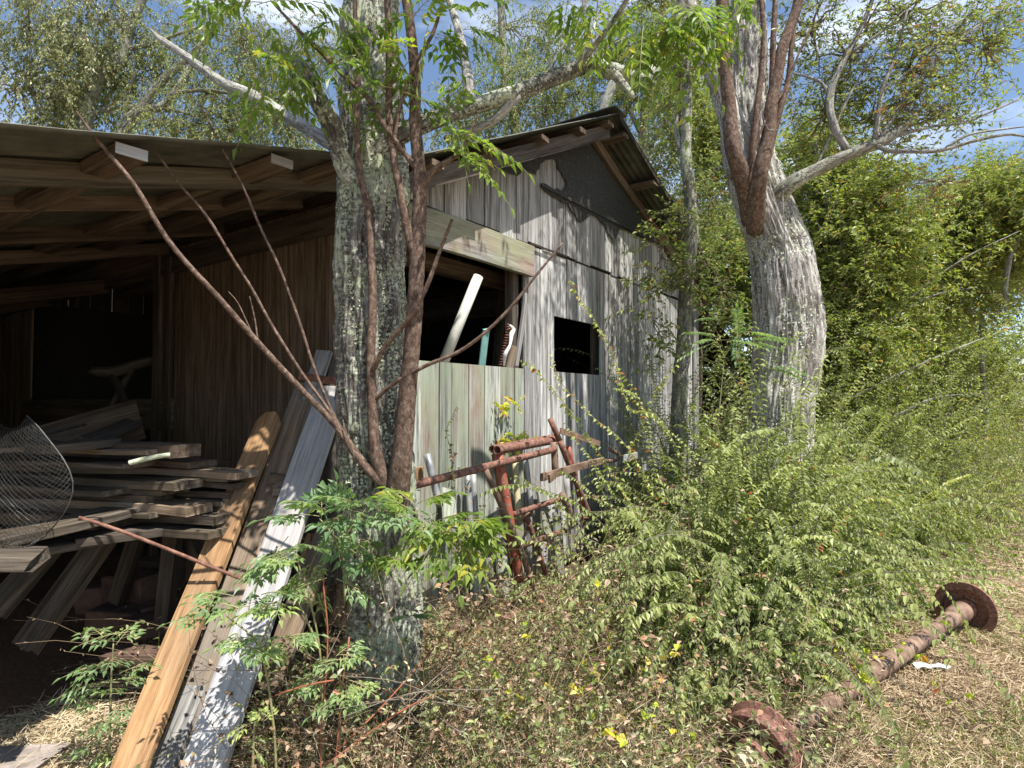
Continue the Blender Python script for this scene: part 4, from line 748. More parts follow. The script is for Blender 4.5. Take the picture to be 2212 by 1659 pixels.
# compound leaves
def frond(out, p0, d, Ln, up=None, R=.5, npair=6, sub=2, lf=.05, droop=.35, wid=.42):
    up = UP if up is None else up; d = nrm(d); up = nrm(up - d * (up @ d)); s_ = np.cross(d, up); n = 14; rc = []
    for k_ in range(n + 1): t_ = k_ / n; rc.append(p0 + d * Ln * t_ - UP * droop * Ln * t_ * t_)
    rc = np.array(rc); out['r'].append(rc[::2][:8])
    for k_ in range(npair):
        t_ = .22 + .72 * k_ / npair; p = p0 + d * Ln * t_ - UP * droop * Ln * t_ * t_; tg = nrm(d - UP * droop * 2 * t_)
        pl = wid * Ln * (1 - .75 * (t_ - .2)) * random.uniform(.85, 1.1)
        for sg in (-1, 1):
            pd = nrm(s_ * sg * .85 + tg * .62 - UP * .12 + rng.normal(size=3) * .07); nn = nrm(up + rng.normal(size=3) * .18); ps = np.cross(pd, nn)
            if sub == 0 or k_ >= npair - 2:
                out['b'].append(p); out['d'].append(pd); out['n'].append(nn); out['L'].append(lf * 1.15); out['R'].append(R + random.gauss(0, .1)); continue
            e = p + pd * pl - UP * pl * .15; out['r2'].append(np.array([p, p + pd * pl * .5, e]))
            for q_ in range(sub):
                f = .35 + .45 * q_ / max(1, sub - 1) if sub > 1 else .5
                for s2 in (-1, 1):
                    out['b'].append(p + (e - p) * f); out['d'].append(nrm(pd * .75 + ps * s2 * .8 - UP * .15 + rng.normal(size=3) * .08)); out['n'].append(nn); out['L'].append(lf * random.uniform(.75, 1.05)); out['R'].append(R + random.gauss(0, .1))
            out['b'].append(e); out['d'].append(pd); out['n'].append(nn); out['L'].append(lf * 1.15); out['R'].append(R + random.gauss(0, .1))
    out['b'].append(rc[-1]); out['d'].append(nrm(rc[-1] - rc[-2])); out['n'].append(up); out['L'].append(lf * 1.2); out['R'].append(R)
def newf(): return {k_: [] for k_ in ('b', 'd', 'n', 'L', 'R', 'r', 'r2')}
def flush(out, mat, parent, name='foliage', wr=.42, stemmat=None):
    mb = MB(); Lg = np.array(out['L']); leaves(mb, out['b'], np.array(out['d']), np.array(out['n']), Lg, Lg * wr, np.clip(out['R'], 0, 1), 8, .18, .22); mb.build(name, mat, parent)
    mb = MB(); multitube(mb, np.array(out['r']), .0022, .001, 4)
    if out['r2']: multitube(mb, np.array(out['r2']), .0012, .0007, 3)
    mb.build('leaf_stalk', stemmat or twiggr, parent)
def fan(out, x, y, d, n, Ln, spread=(1, .6, .5), bias=(0, 0, 0), **k):
    for _ in range(n):
        dd = rng.normal(size=3) * spread + bias; Rr = k.get('R', .5); kk = dict(k); kk['R'] = Rr + random.gauss(0, .15)
        frond(out, P(x, y, d) + rng.normal(size=3) * .02, dd, Ln * random.uniform(.7, 1.15), **kk)
o_ = newf()
# high leaves of the sapling along the top of the picture
for (x, y, d, n, Ln) in ((560, 20, 2.6, 7, .3), (610, 60, 2.7, 6, .3), (660, 100, 2.7, 6, .28), (700, 140, 2.72, 6, .28), (560, 130, 2.65, 5, .3), (590, 200, 2.7, 3, .26), (740, 60, 2.7, 5, .28), (680, 10, 2.6, 6, .3), (800, 40, 2.7, 4, .26),
                         (840, 120, 2.7, 5, .28), (860, 190, 2.72, 6, .3), (890, 130, 2.7, 4, .3), (930, 60, 2.7, 5, .3), (970, 30, 2.75, 3, .3), (1010, 60, 2.8, 3, .26), (1040, 10, 2.8, 3, .26), (900, 10, 2.6, 3, .3), (760, 130, 2.7, 3, .25), (500, 0, 2.6, 3, .3), (440, -10, 2.6, 3, .25)):
    fan(o_, x, y, d, max(2, int(n * .6)), Ln * .85, (1, .6, .35), (0, 0, -.25), R=.55, sub=0 if random.random() < .6 else 1, npair=5, lf=.052, droop=.45, wid=.35)
for (x, y, d, vx, vz) in ((940, 330, 2.75, .6, .1), (925, 300, 2.76, .8, .3), (985, 320, 2.75, .5, -.3), (1000, 300, 2.74, .9, -.1), (930, 250, 2.76, .5, .6), (960, 210, 2.75, .3, -.7), (880, 60, 2.72, .4, .6)):
    frond(o_, P(x, y, d), np.array([vx, -.2, vz]), .3, R=.75, sub=1, npair=6, lf=.05, wid=.3, droop=.5)
# top right corner leaves between the two trees
for (x, y, d, n) in ((1300, -10, 3.0, 3), (1340, 10, 3.0, 2), (1240, -10, 3.0, 1), (1430, 60, 3.3, 6), (1460, 20, 3.3, 6), (1500, 10, 3.3, 5), (1420, 10, 3.3, 5), (1455, 90, 3.4, 3), (1560, -10, 3.4, 4), (1640, -20, 3.4, 3), (1380, 70, 3.2, 3)):
    fan(o_, x, y, d, n, .32, (.8, .6, .3), (0, 0, -.6), R=.7, sub=0 if random.random() < .5 else 1, npair=6, lf=.06, droop=.5, wid=.3)
flush(o_, LF['china'], tsp, 'foliage')
# low sprays of leaves at the foot
def spray(label, stems, fans, mat=None, cat='seedling', group=None, name='chinaberry_seedling', base=None, **k):
    b_ = P(*stems[0][0]) if base is None else base; b_ = np.array([b_[0], b_[1], max(0, b_[2]) if base is None else b_[2]])
    t_ = thing(name, label, cat, b_, group); o_ = newf()
    mb = MB()
    for pts in stems: tube(mb, [P(*p) for p in pts], np.linspace(.006, .003, len(pts)), 6, .03)
    mb.build('stem', twiggr, t_, True)
    for (x, y, d, n, Ln, bias) in fans: fan(o_, x, y, d, max(2, int(n * .7)), Ln, (.9, .6, .3), bias, **{**dict(R=.5, sub=2, npair=5, lf=.05, droop=.25, wid=.42), **k})
    flush(o_, mat or LF['fresh'], t_); return t_
SG = 'low leafy seedlings and shoots'
spray('dark green leafy shoot left of the tree trunk above the silvery plank', [[(745, 1300, 2.8), (740, 1180, 2.75), (730, 1120, 2.72)], [(740, 1180, 2.75), (690, 1120, 2.7)], [(745, 1160, 2.75), (790, 1100, 2.7)]],
      [(700, 1110, 2.7, 6, .26, (-.5, -.2, .2)), (745, 1110, 2.7, 5, .24, (0, -.3, .1)), (785, 1105, 2.68, 6, .25, (.4, -.2, .2)), (760, 1170, 2.7, 5, .25, (0, -.3, -.3))], group=SG, R=.25)
spray('bright yellow green leafy shoot spreading right of the tree trunk', [[(860, 1200, 2.85), (900, 1150, 2.78), (960, 1140, 2.7)], [(900, 1150, 2.78), (900, 1100, 2.75)]],
      [(900, 1100, 2.72, 6, .24, (.2, -.3, .2)), (930, 1130, 2.7, 6, .27, (.8, -.4, 0)), (980, 1140, 2.68, 7, .26, (.9, -.4, -.1)), (960, 1170, 2.66, 6, .26, (.4, -.4, -.5)), (1000, 1130, 2.68, 5, .22, (1, -.2, 0)), (870, 1190, 2.66, 3, .16, (-.8, -.3, 0))], group=SG, R=.75, mat=LF['china'])
spray('leafy shoot hanging over the leaning planks at middle height', [[(700, 1700, 2.6), (690, 1400, 2.6), (640, 1200, 2.6)], [(690, 1400, 2.6), (640, 1290, 2.58)]],
      [(640, 1190, 2.58, 6, .2, (0, -.3, .1)), (690, 1200, 2.58, 5, .2, (.3, -.3, 0)), (615, 1170, 2.6, 4, .18, (-.5, -.3, 0)), (660, 1250, 2.6, 4, .18, (0, -.3, -.3)), (600, 1220, 2.6, 3, .16, (-.5, -.3, 0)), (720, 1240, 2.6, 4, .18, (.3, -.3, -.2))], group=SG, lf=.036, R=.55)
spray('seedling with drooping leaves in front of the silvery plank', [[(600, 1760, 2.45), (590, 1560, 2.45), (560, 1400, 2.45), (490, 1330, 2.42)], [(560, 1400, 2.45), (590, 1330, 2.42)]],
      [(480, 1310, 2.42, 4, .2, (-1, -.2, .1)), (530, 1320, 2.42, 5, .2, (-.3, -.3, .1)), (590, 1290, 2.42, 6, .2, (.2, -.3, .2)), (570, 1370, 2.42, 5, .19, (0, -.3, -.2)), (610, 1390, 2.42, 4, .17, (.3, -.3, 0)), (540, 1380, 2.42, 4, .18, (-.5, -.3, 0))], group=SG, lf=.034, R=.55)
spray('small leafy seedling at the foot of the tree trunk', [[(730, 1760, 2.55), (735, 1560, 2.55), (735, 1420, 2.55)]],
      [(735, 1410, 2.55, 5, .16, (0, -.3, .2)), (700, 1450, 2.55, 4, .15, (-.5, -.3, 0)), (760, 1460, 2.55, 4, .15, (.5, -.3, 0)), (740, 1500, 2.55, 4, .14, (0, -.3, -.2))], group=SG, lf=.032, R=.6)
spray('young seedling alone on the dirt at the lower left', [[(235, 1660, 2.75), (238, 1560, 2.74), (240, 1470, 2.73), (245, 1390, 2.72)]],
      [(245, 1380, 2.72, 5, .17, (0, -.3, .4)), (240, 1420, 2.72, 4, .17, (-.7, -.3, .1)), (250, 1440, 2.72, 4, .19, (.8, -.3, .1)), (240, 1480, 2.73, 5, .18, (-.8, -.3, 0)), (245, 1510, 2.73, 5, .17, (.6, -.3, 0)), (240, 1560, 2.74, 5, .15, (-.6, -.3, -.1)), (235, 1600, 2.74, 5, .14, (.4, -.3, -.1))], group=SG, lf=.033, R=.45, sub=1)
spray('tiny yellowish seedling beside the foot of the silvery plank', [[(545, 1700, 2.4), (548, 1600, 2.4), (550, 1560, 2.4)]], [(550, 1560, 2.4, 5, .1, (0, -.3, .3)), (545, 1600, 2.4, 4, .09, (-.4, -.3, 0))], group=SG, lf=.022, R=.85, sub=1)
spray('single pale sprig on the right side of the trunk foot', [[(882, 1480, 2.75), (880, 1350, 2.75)]], [(882, 1345, 2.74, 4, .1, (0, -.3, .3))], group=SG, lf=.035, R=.3, sub=0)
spray('umbrella shaped seedling with feathery leaves in front of the right annex', [[(1535, 1040, 5.2), (1552, 900, 5.2), (1562, 800, 5.2), (1566, 770, 5.2), (1590, 735, 5.15)], [(1562, 830, 5.2), (1610, 790, 5.1), (1650, 790, 5.0)], [(1566, 775, 5.2), (1545, 730, 5.15)]],
      [(1600, 740, 5.1, 7, .42, (.6, -.2, .1)), (1550, 735, 5.1, 6, .42, (-.9, -.2, .15)), (1600, 720, 5.1, 4, .4, (1.2, -.3, .2)), (1650, 792, 5.0, 3, .34, (1.2, -.3, -.1)), (1560, 690, 5.4, 2, .4, (.6, -.2, 0))], group=SG, lf=.05, R=.45, sub=0, npair=9, wid=.3)
# second big tree
TB = [(1668, 1330, 5.4), (1672, 1180, 5.4), (1682, 1000, 5.4), (1692, 860, 5.4), (1703, 720, 5.4), (1694, 600, 5.4), (1668, 500, 5.4), (1640, 420, 5.4), (1612, 320, 5.4), (1605, 220, 5.45), (1605, 100, 5.5), (1600, -40, 5.5), (1590, -200, 5.5), (1580, -700, 5.6)]
RB = [.32, .27, .25, .25, .272, .25, .225, .215, .2, .2, .2, .19, .18, .15]
tb = thing('big_leaning_tree', 'thick pale barked tree that bends left above the shrubs beside the shed', 'tree', P(*TB[0]) * [1, 1, 0])
mb = MB(); tube(mb, [P(*p) for p in TB], RB, 200, .02, disp=furrow(.1, 38, .09), wob=.05); mb.build('trunk', BK['B'], tb, True)
mb = MB(); scabs(mb, TB[2:9], RB[2:9], 6000, .018); mb.build('lichen_crust', lichs, tb)
mb = MB(); limb(mb, [(1610, 370, 5.3), (1580, 260, 5.3), (1545, 160, 5.3), (1505, 70, 5.35), (1470, -30, 5.4)], [.15, .11, .09, .08, .075], 36, f=26); mb.build('fork', BK['B'], tb, True)
mb = MB(); limb(mb, [(1665, 440, 5.3), (1705, 400, 5.15), (1760, 368, 5.1), (1830, 335, 5.05), (1905, 305, 5.0), (1945, 280, 5.0), (1980, 254, 5.0)], [.09, .06, .05, .046, .042, .036, .026], 24, f=32); mb.build('limb', BK['back'], tb, True, label='grey limb reaching right with a broken end')
mb = MB()
for pts, rad in (([(1890, 310, 5.0), (1915, 325, 4.95), (1960, 327, 4.9), (2030, 325, 4.85), (2110, 303, 4.8), (2185, 290, 4.75), (2230, 300, 4.7)], .02), ([(1890, 312, 5), (1950, 290, 5), (2020, 272, 5), (2090, 262, 5), (2200, 215, 5)], .016), ([(2040, 322, 4.85), (2090, 292, 4.8), (2160, 280, 4.8), (2230, 272, 4.8)], .012),
                 ([(1890, 300, 5.0), (1905, 200, 5.0), (1935, 120, 5.0), (1960, 20, 5.0)], .022), ([(1900, 300, 5), (1965, 200, 5), (2030, 120, 5), (2120, 50, 5), (2200, 0, 5)], .016), ([(1830, 325, 5.05), (1800, 270, 5.05), (1795, 200, 5.1), (1830, 120, 5.1), (1870, 40, 5.1), (1900, -40, 5.1)], .035),
                 ([(1795, 210, 5.1), (1770, 175, 5.2), (1700, 155, 5.3)], .016), ([(1830, 120, 5.1), (1890, 80, 5.0), (1960, 20, 5)], .014), ([(1700, 410, 5.15), (1790, 360, 5.1), (1860, 330, 5.1)], .02), ([(1750, 385, 5.1), (1850, 180, 5.1), (1930, 60, 5.1)], .012), ([(1905, 200, 5), (1990, 130, 5), (2080, 40, 5)], .012)):
    limb(mb, pts, [rad, rad * .9, rad * .75, rad * .6, rad * .4], 8, .05, .1)
mb.build('branch', BK['dead'], tb, True)
rdst = [([(1622, 480, 5.3), (1614, 430, 5.18), (1600, 370, 5.06), (1583, 320, 5.0), (1573, 230, 5.0), (1563, 110, 5.0), (1558, -20, 5.0), (1555, -120, 5.0)], [.08, .08, .07, .06, .055, .05, .045, .04]), ([(1632, 500, 5.3), (1630, 450, 5.18), (1640, 380, 5.02), (1658, 300, 5.0), (1670, 210, 5.0), (1690, 110, 5.0), (1720, 20, 5.0), (1740, -60, 5)], [.08, .085, .065, .055, .05, .045, .04, .035]),
        ([(1645, 350, 5.03), (1665, 260, 5.0), (1668, 150, 5.0), (1675, 0, 5.0)], [.03, .028, .025, .02]), ([(1620, 400, 5.06), (1628, 300, 5.0), (1640, 190, 5.0), (1650, 60, 5.0), (1640, -40, 5)], [.03, .026, .022, .018, .014]), ([(1660, 330, 5.05), (1690, 220, 5.0), (1705, 160, 5), (1715, 60, 5.0)], [.03, .025, .022, .018]),
        ([(1618, 395, 5.02), (1640, 290, 4.98), (1690, 200, 4.96), (1750, 60, 4.95)], [.012, .01, .009, .007])]
ts2 = thing('red_sprouts', 'cluster of smooth red brown shoots growing from the crotch of the pale tree', 'shoots', P(1620, 440, 5.2))
for pts, rad in rdst: mb = MB(); tube(mb, [P(*p) for p in pts], rad, 16, .04, disp=lambda Pp, r: .08 * (fbm(Pp * [30, 30, 5], 2) - .5) * 2, wob=.05); mb.build('shoot', BK['red'], ts2, True)
mb = MB(); tube(mb, [P(1690, 400, 5.1), P(1700, 700, 5.07), P(1712, 900, 5.05), P(1730, 1100, 5.0), P(1735, 1380, 4.9)], .005, 5, .05, wob=.05); tube(mb, [P(1648, 250, 4.9), P(1660, 280, 4.9), P(1705, 270, 4.9), P(1712, 200, 4.95)], .004, 5, .05); mb.build('hanging_vine', BK['dead'], None, label='thin pale vine hanging down the front of the thick pale tree', cat='vine')
ml, mt2 = MB(), MB()
def PB(x, y, d, rx, ry, rd): return (P(x, y, d), (rx * d / FPX, rd, ry * d / FPX))
crown(ml, mt2, [PB(1830, 120, 5.3, 110, 130, .5), PB(1960, 150, 5.2, 110, 110, .4), PB(2060, 80, 5.2, 110, 80, .4), PB(1760, 60, 5.5, 90, 110, .5), PB(2130, 110, 5.3, 80, 70, .4), PB(1950, 30, 5.2, 150, 60, .5), PB(1880, 260, 5.6, 110, 60, .4), PB(2030, 250, 5.1, 90, 30, .2), PB(1780, 250, 5.8, 80, 90, .4)], 80, K=9, step=.05, Ln=.05, Wd=.02, droop=.02, updir=.5, clump=14, spread=.5, tr=.0025, skip=.3)
crown(ml, mt2, [PB(2040, 390, 5.2, 70, 50, .3), PB(1990, 200, 5.0, 60, 60, .3)], 50, K=8, step=.05, Ln=.04, Wd=.018, clump=8, tr=.002, R=.8)
crown(ml, mt2, [PB(1500, -200, 5.5, 200, 130, .6), PB(1800, -220, 5.5, 250, 130, .8)], 160, K=8, step=.06, Ln=.06, Wd=.025, clump=14, spread=.5)
mt2.build('twig', twigm, tb); ml.build('crown', LF['tree'], tb)
# thin tree against the right end of the wall
tcn = thing('thin_tree', 'slender vine clad tree standing close to the right end of the shed wall', 'tree', P(1460, 1080, 7.0) * [1, 1, 0])
mb = MB(); limb(mb, [(1455, 1100, 7.0), (1462, 950, 7.0), (1468, 850, 7.0), (1476, 740, 7.0), (1482, 620, 7.0), (1492, 520, 7.0), (1492, 430, 7.0), (1482, 350, 7.0), (1484, 230, 7.1), (1480, 100, 7.1), (1470, -40, 7.1)], [.085, .08, .085, .08, .075, .075, .065, .06, .055, .05, .04], 28, .04)
limb(mb, [(1484, 350, 7), (1465, 300, 7.1), (1462, 200, 7.2), (1440, 80, 7.2)], [.04, .035, .03, .02], 12); mb.build('trunk', BK['back'], tcn, True)
ml, mt2 = MB(), MB(); crown(ml, mt2, [PB(1500, 590, 6.9, 60, 40, .25), PB(1430, 560, 6.8, 60, 40, .3), PB(1560, 620, 6.9, 60, 40, .3), PB(1410, 690, 6.8, 45, 60, .2), PB(1480, 470, 7, 40, 60, .2), PB(1450, 620, 6.8, 50, 40, .2)], 26, K=6, step=.06, Ln=.07, Wd=.03, kind=6, clump=5, spread=.4, tr=.003); crown(ml, mt2, [PB(1470, 150, 7.2, 90, 150, .6), PB(1540, 420, 7.3, 60, 140, .5)], 130, K=6, step=.06, Ln=.06, Wd=.025, clump=10, spread=.5)
mt2.build('twig', twigm, tcn); ml.build('crown', LF['tree'], tcn)
# background trees
def bgtree(label, trunks, blobs, ntw, mat='tree', group='trees behind the shed', bark_='back', name='background_tree', zf=1.0, **k):
    trunks = [([(x, y, d * zf) for x, y, d in p_], [r_ * zf * .75 for r_ in rr_]) for p_, rr_ in trunks]; blobs = [(x, y, d * zf, rx, ry, rd * zf) for x, y, d, rx, ry, rd in blobs]
    if zf > 1.2: k = dict(k, Ln=k['Ln'] * zf * .85, Wd=k['Wd'] * zf * .85, step=k['step'] * zf)
    b_ = P(*trunks[0][0][0]) if True else 0; b_ = np.array([b_[0], b_[1], 0.0]); t_ = thing(name, label, 'tree', b_, group); mb = MB()
    first = [np.array([b_[0], b_[1], -.05])] + [P(*p) for p in trunks[0][0]]; limb(mb, [tuple(p) if False else np.append(p, 0)[:3] for p in []] or [(0, 0, 1)] * 0 or trunks[0][0], trunks[0][1], 12, .08)
    tube(mb, first[:2], trunks[0][1][0], 12, .1)
    for pts, rad in trunks[1:]: limb(mb, pts, rad, 9, .08)
    mb.build('trunk', BK[bark_], t_, True); ml, mt2 = MB(), MB(); crown(ml, mt2, [PB(*q_) for q_ in blobs], ntw, **k); mt2.build('twig', twigm, t_); ml.build('crown', LF[mat], t_); return t_
KW = dict(K=8, step=.08, Ln=.07, Wd=.028, clump=13, spread=.38, tr=.004, per=4)
DRP = dict(KW, droop=.28, hang=.9, updir=-.2, Ln=.062, Wd=.021)
bgtree('olive leaved tree with forking lichen grey limbs at the top left', [([(150, 420, 9), (205, 190, 9), (262, 130, 9), (290, 40, 9), (330, -60, 9)], [.14, .11, .09, .08, .07]), ([(205, 190, 9), (250, 120, 9), (340, 90, 9), (420, 60, 9)], [.06, .05, .04, .02]), ([(190, 250, 9), (240, 235, 9), (330, 230, 9), (430, 250, 9)], [.05, .04, .035, .02]), ([(262, 130, 9), (262, 60, 9), (250, -20, 9)], [.05, .04, .04])],
       [(60, 60, 9, 120, 80, .8), (40, 190, 9, 110, 80, .8), (150, 100, 9, 110, 80, .7), (120, 230, 9, 80, 55, .6), (230, 40, 9, 90, 50, .6), (200, 180, 9.2, 60, 60, .5)], 170, 'olive', zf=1.4, **dict(DRP, Ln=.07, Wd=.027))
bgtree('drooping fine leaved tree with mossy limbs behind the lean-to roof', [([(262, 420, 9), (270, 290, 9), (300, 240, 9), (350, 175, 9), (400, 130, 9), (470, 60, 9)], [.14, .12, .1, .08, .06, .05]), ([(300, 245, 9), (355, 225, 9), (400, 165, 9), (430, 100, 9)], [.08, .07, .06, .04]), ([(268, 280, 9), (275, 200, 9), (295, 150, 9)], [.05, .045, .03]), ([(370, 200, 9), (460, 195, 9), (560, 215, 9)], [.04, .03, .02])],
       [(420, 60, 9.3, 100, 60, .7), (520, 90, 9.2, 90, 70, .7), (450, 200, 9.2, 110, 60, .6), (560, 210, 9.2, 90, 70, .6), (620, 280, 9.2, 80, 45, .5), (330, 150, 9.4, 60, 35, .4), (400, 270, 9.2, 100, 40, .5), (640, 120, 9.5, 80, 90, .6), (500, 280, 9.3, 100, 40, .5)], 170, 'tree', zf=1.4, **DRP)
bgtree('tall pale green tree seen over the roof between the two big trees', [([(1120, 380, 12), (1110, 250, 12), (1090, 150, 12), (1080, 0, 12)], [.14, .12, .1, .08]), ([(1110, 250, 12), (1180, 160, 12), (1240, 60, 12)], [.07, .05, .03])],
       [(1130, 170, 12, 100, 70, .9), (1050, 250, 12, 80, 60, .8), (1180, 240, 12, 100, 60, .9), (1250, 200, 12, 90, 70, .9), (980, 260, 12, 60, 45, .8), (1100, 60, 12.5, 110, 50, .9), (1230, 90, 12, 90, 70, .8)], 150, 'tree', zf=1.35, **dict(DRP, Ln=.07, Wd=.028))
bgtree('mixed green and rust leaved tree rising just behind the ridge', [([(1400, 520, 11), (1390, 300, 11), (1410, 150, 11), (1440, 0, 11)], [.14, .12, .1, .08]), ([(1390, 300, 11), (1340, 200, 11), (1290, 120, 11)], [.06, .05, .03]), ([(1395, 330, 11), (1440, 260, 11), (1500, 200, 11)], [.06, .05, .03])],
       [(1360, 230, 11, 80, 60, .8), (1430, 180, 11, 90, 80, .8), (1420, 330, 11, 80, 70, .8), (1500, 260, 11, 80, 90, .8), (1380, 90, 11, 90, 60, .8), (1470, 60, 11, 80, 70, .8), (1540, 400, 11, 90, 80, .8), (1450, 430, 11, 70, 70, .7), (1330, 130, 11, 60, 60, .6)], 150, 'tree', zf=1.45, **dict(KW, Ln=.07, Wd=.028, updir=0))
RG = 'trees of the hedgerow on the right'
bgtree('bushy yellow green tree directly right of the pale bent trunk', [([(1800, 900, 9), (1810, 600, 9), (1790, 450, 9), (1760, 300, 9)], [.1, .09, .07, .05]), ([(1810, 600, 9), (1880, 480, 9), (1960, 400, 9)], [.06, .04, .03]), ([(1810, 650, 9), (1780, 520, 9), (1740, 420, 9)], [.05, .04, .02])],
       [(1800, 480, 9, 110, 80, .8), (1760, 360, 9.5, 80, 60, .7), (1860, 560, 9, 110, 80, .8), (1780, 600, 9.2, 90, 80, .7), (1900, 440, 9, 90, 60, .7), (1850, 700, 9, 110, 80, .8), (1780, 780, 9, 90, 80, .7), (1660, 480, 13, 60, 100, .7), (1600, 560, 13, 90, 90, .7)], 330, 'right', RG, **dict(KW, Ln=.08, Wd=.03, droop=.06))
bgtree('broad tree at the right edge with long arching leafy boughs', [([(2130, 900, 10), (2120, 700, 10), (2150, 560, 10), (2190, 420, 10)], [.05, .045, .04, .03]), ([(2120, 700, 10), (2020, 600, 10), (1920, 560, 10)], [.05, .04, .02]), ([(2150, 560, 10), (2060, 480, 10), (1980, 430, 10)], [.05, .04, .02])],
       [(2000, 530, 10, 110, 70, .9), (2110, 490, 10, 110, 70, .9), (2190, 530, 10, 70, 60, .9), (1960, 640, 10, 100, 80, .8), (2060, 620, 10, 80, 60, .8), (2160, 430, 10, 90, 40, .8), (2060, 430, 10.5, 90, 40, .8), (2220, 470, 9, 60, 80, .7)], 360, 'right', RG, **dict(KW, Ln=.075, Wd=.026, droop=.1))
bgtree('rust tinted tree behind the thin trunk at the end of the shed', [([(1580, 900, 12), (1590, 600, 12), (1560, 400, 12)], [.1, .08, .06])], [(1560, 320, 12, 80, 70, .8), (1540, 520, 12, 90, 80, .9), (1650, 380, 12, 100, 100, .9), (1700, 560, 12, 110, 110, 1.0), (1520, 240, 12, 80, 60, .8)], 300, 'right', RG, zf=1.19, **dict(KW, Ln=.09, Wd=.034))
bgtree('far green tree closing the view at the end of the path', [([(2000, 900, 17), (2010, 650, 17), (1990, 500, 17)], [.2, .15, .1])], [(1900, 700, 17, 120, 110, 1.2), (2020, 740, 17, 110, 70, 1.2), (2060, 560, 17, 130, 60, 1.2), (1880, 560, 17, 120, 90, 1.2), (2020, 840, 17, 140, 50, 1.2), (2180, 560, 17, 80, 50, 1.0), (1900, 840, 17, 120, 60, 1.2)], 420, 'right', RG, **dict(KW, Ln=.11, Wd=.05, step=.1))
bgtree('low spreading tree filling the hedgerow behind the pale trunk', [([(1760, 1000, 10), (1770, 820, 10), (1760, 700, 10)], [.09, .08, .05])], [(1740, 820, 10, 120, 90, .9), (1850, 800, 10, 110, 80, .9), (1790, 900, 9.5, 130, 70, .8)], 330, 'right', RG, **dict(KW, Ln=.075, Wd=.03))
bgtree('low tree of the hedgerow with sunlit top beside the path gap', [([(2060, 1000, 12), (2060, 850, 12), (2070, 760, 12)], [.09, .08, .05])], [(1960, 780, 12, 120, 80, 1.0), (2080, 800, 12, 110, 70, 1.0), (2180, 850, 12, 110, 70, .9), (2010, 900, 11, 140, 50, .9)], 330, 'right', RG, **dict(KW, Ln=.085, Wd=.034))
bgtree('dark tree closing the gap behind the annex', [([(1640, 1000, 13), (1650, 700, 13)], [.1, .08])], [(1600, 720, 13, 120, 120, 1.1), (1680, 850, 13, 120, 100, 1.1), (1560, 600, 13, 90, 90, 1.0)], 330, 'tree', RG, **dict(KW, Ln=.1, Wd=.04))
hb = [([(1880, 760, 8.6), (1960, 650, 8.5), (2080, 560, 8.4), (2200, 500, 8.3)]), ([(1850, 640, 8.8), (1950, 560, 8.7), (2080, 480, 8.6)]), ([(1840, 860, 8.2), (1960, 800, 8.1), (2100, 740, 8.0), (2210, 700, 8)]), ([(1800, 560, 8.8), (1860, 470, 8.7), (1960, 420, 8.6)]), ([(1860, 700, 8.5), (1920, 690, 8.4), (2010, 640, 8.4), (2110, 620, 8.3)]), ([(1930, 900, 8), (2020, 860, 7.9), (2120, 850, 7.8)]), ([(1790, 700, 8.6), (1830, 600, 8.6), (1900, 520, 8.5)])]
for i_, pts in enumerate(hb):
    t_ = thing('arching_bough', ['pale bough arching up to the right edge level with the window sill', 'bough arching right high in the hedgerow beside the pale tree', 'lowest long bough rising to the right edge above the path', 'short bough highest in the hedgerow just below the grey limb', 'bough bent level halfway up the hedgerow', 'short low bough over the thicket shrubs near the path', 'steep short bough right beside the pale bent trunk'][i_], 'bough', P(*pts[0]), 'slender boughs arching out of the hedgerow'); mb = MB(); limb(mb, pts, [.022, .016, .011, .006], 7, .06); mb.build('stem', BK['back'], t_, True)
    c_, r_ = smoothpath([P(*p) for p in pts], .01, .16); Q_ = grow(np.repeat(c_, 3, 0), rdir(len(c_) * 3), 5, .06, .08, .2); ml = MB(); dress(ml, Q_, .07, .026, 4, 2, .3); ml.build('foliage', LF['right'], t_)
mb = MB(); limb(mb, [(2180, 560, 9), (2172, 620, 9), (2174, 680, 9)], [.035, .035, .02], 10); limb(mb, [(2230, 490, 9), (2200, 520, 9), (2180, 560, 9)], [.02, .03, .035], 10); mb.build('broken_bough', BK['dead'], None, True, label='pale broken bough hanging at the right edge', cat='branch')
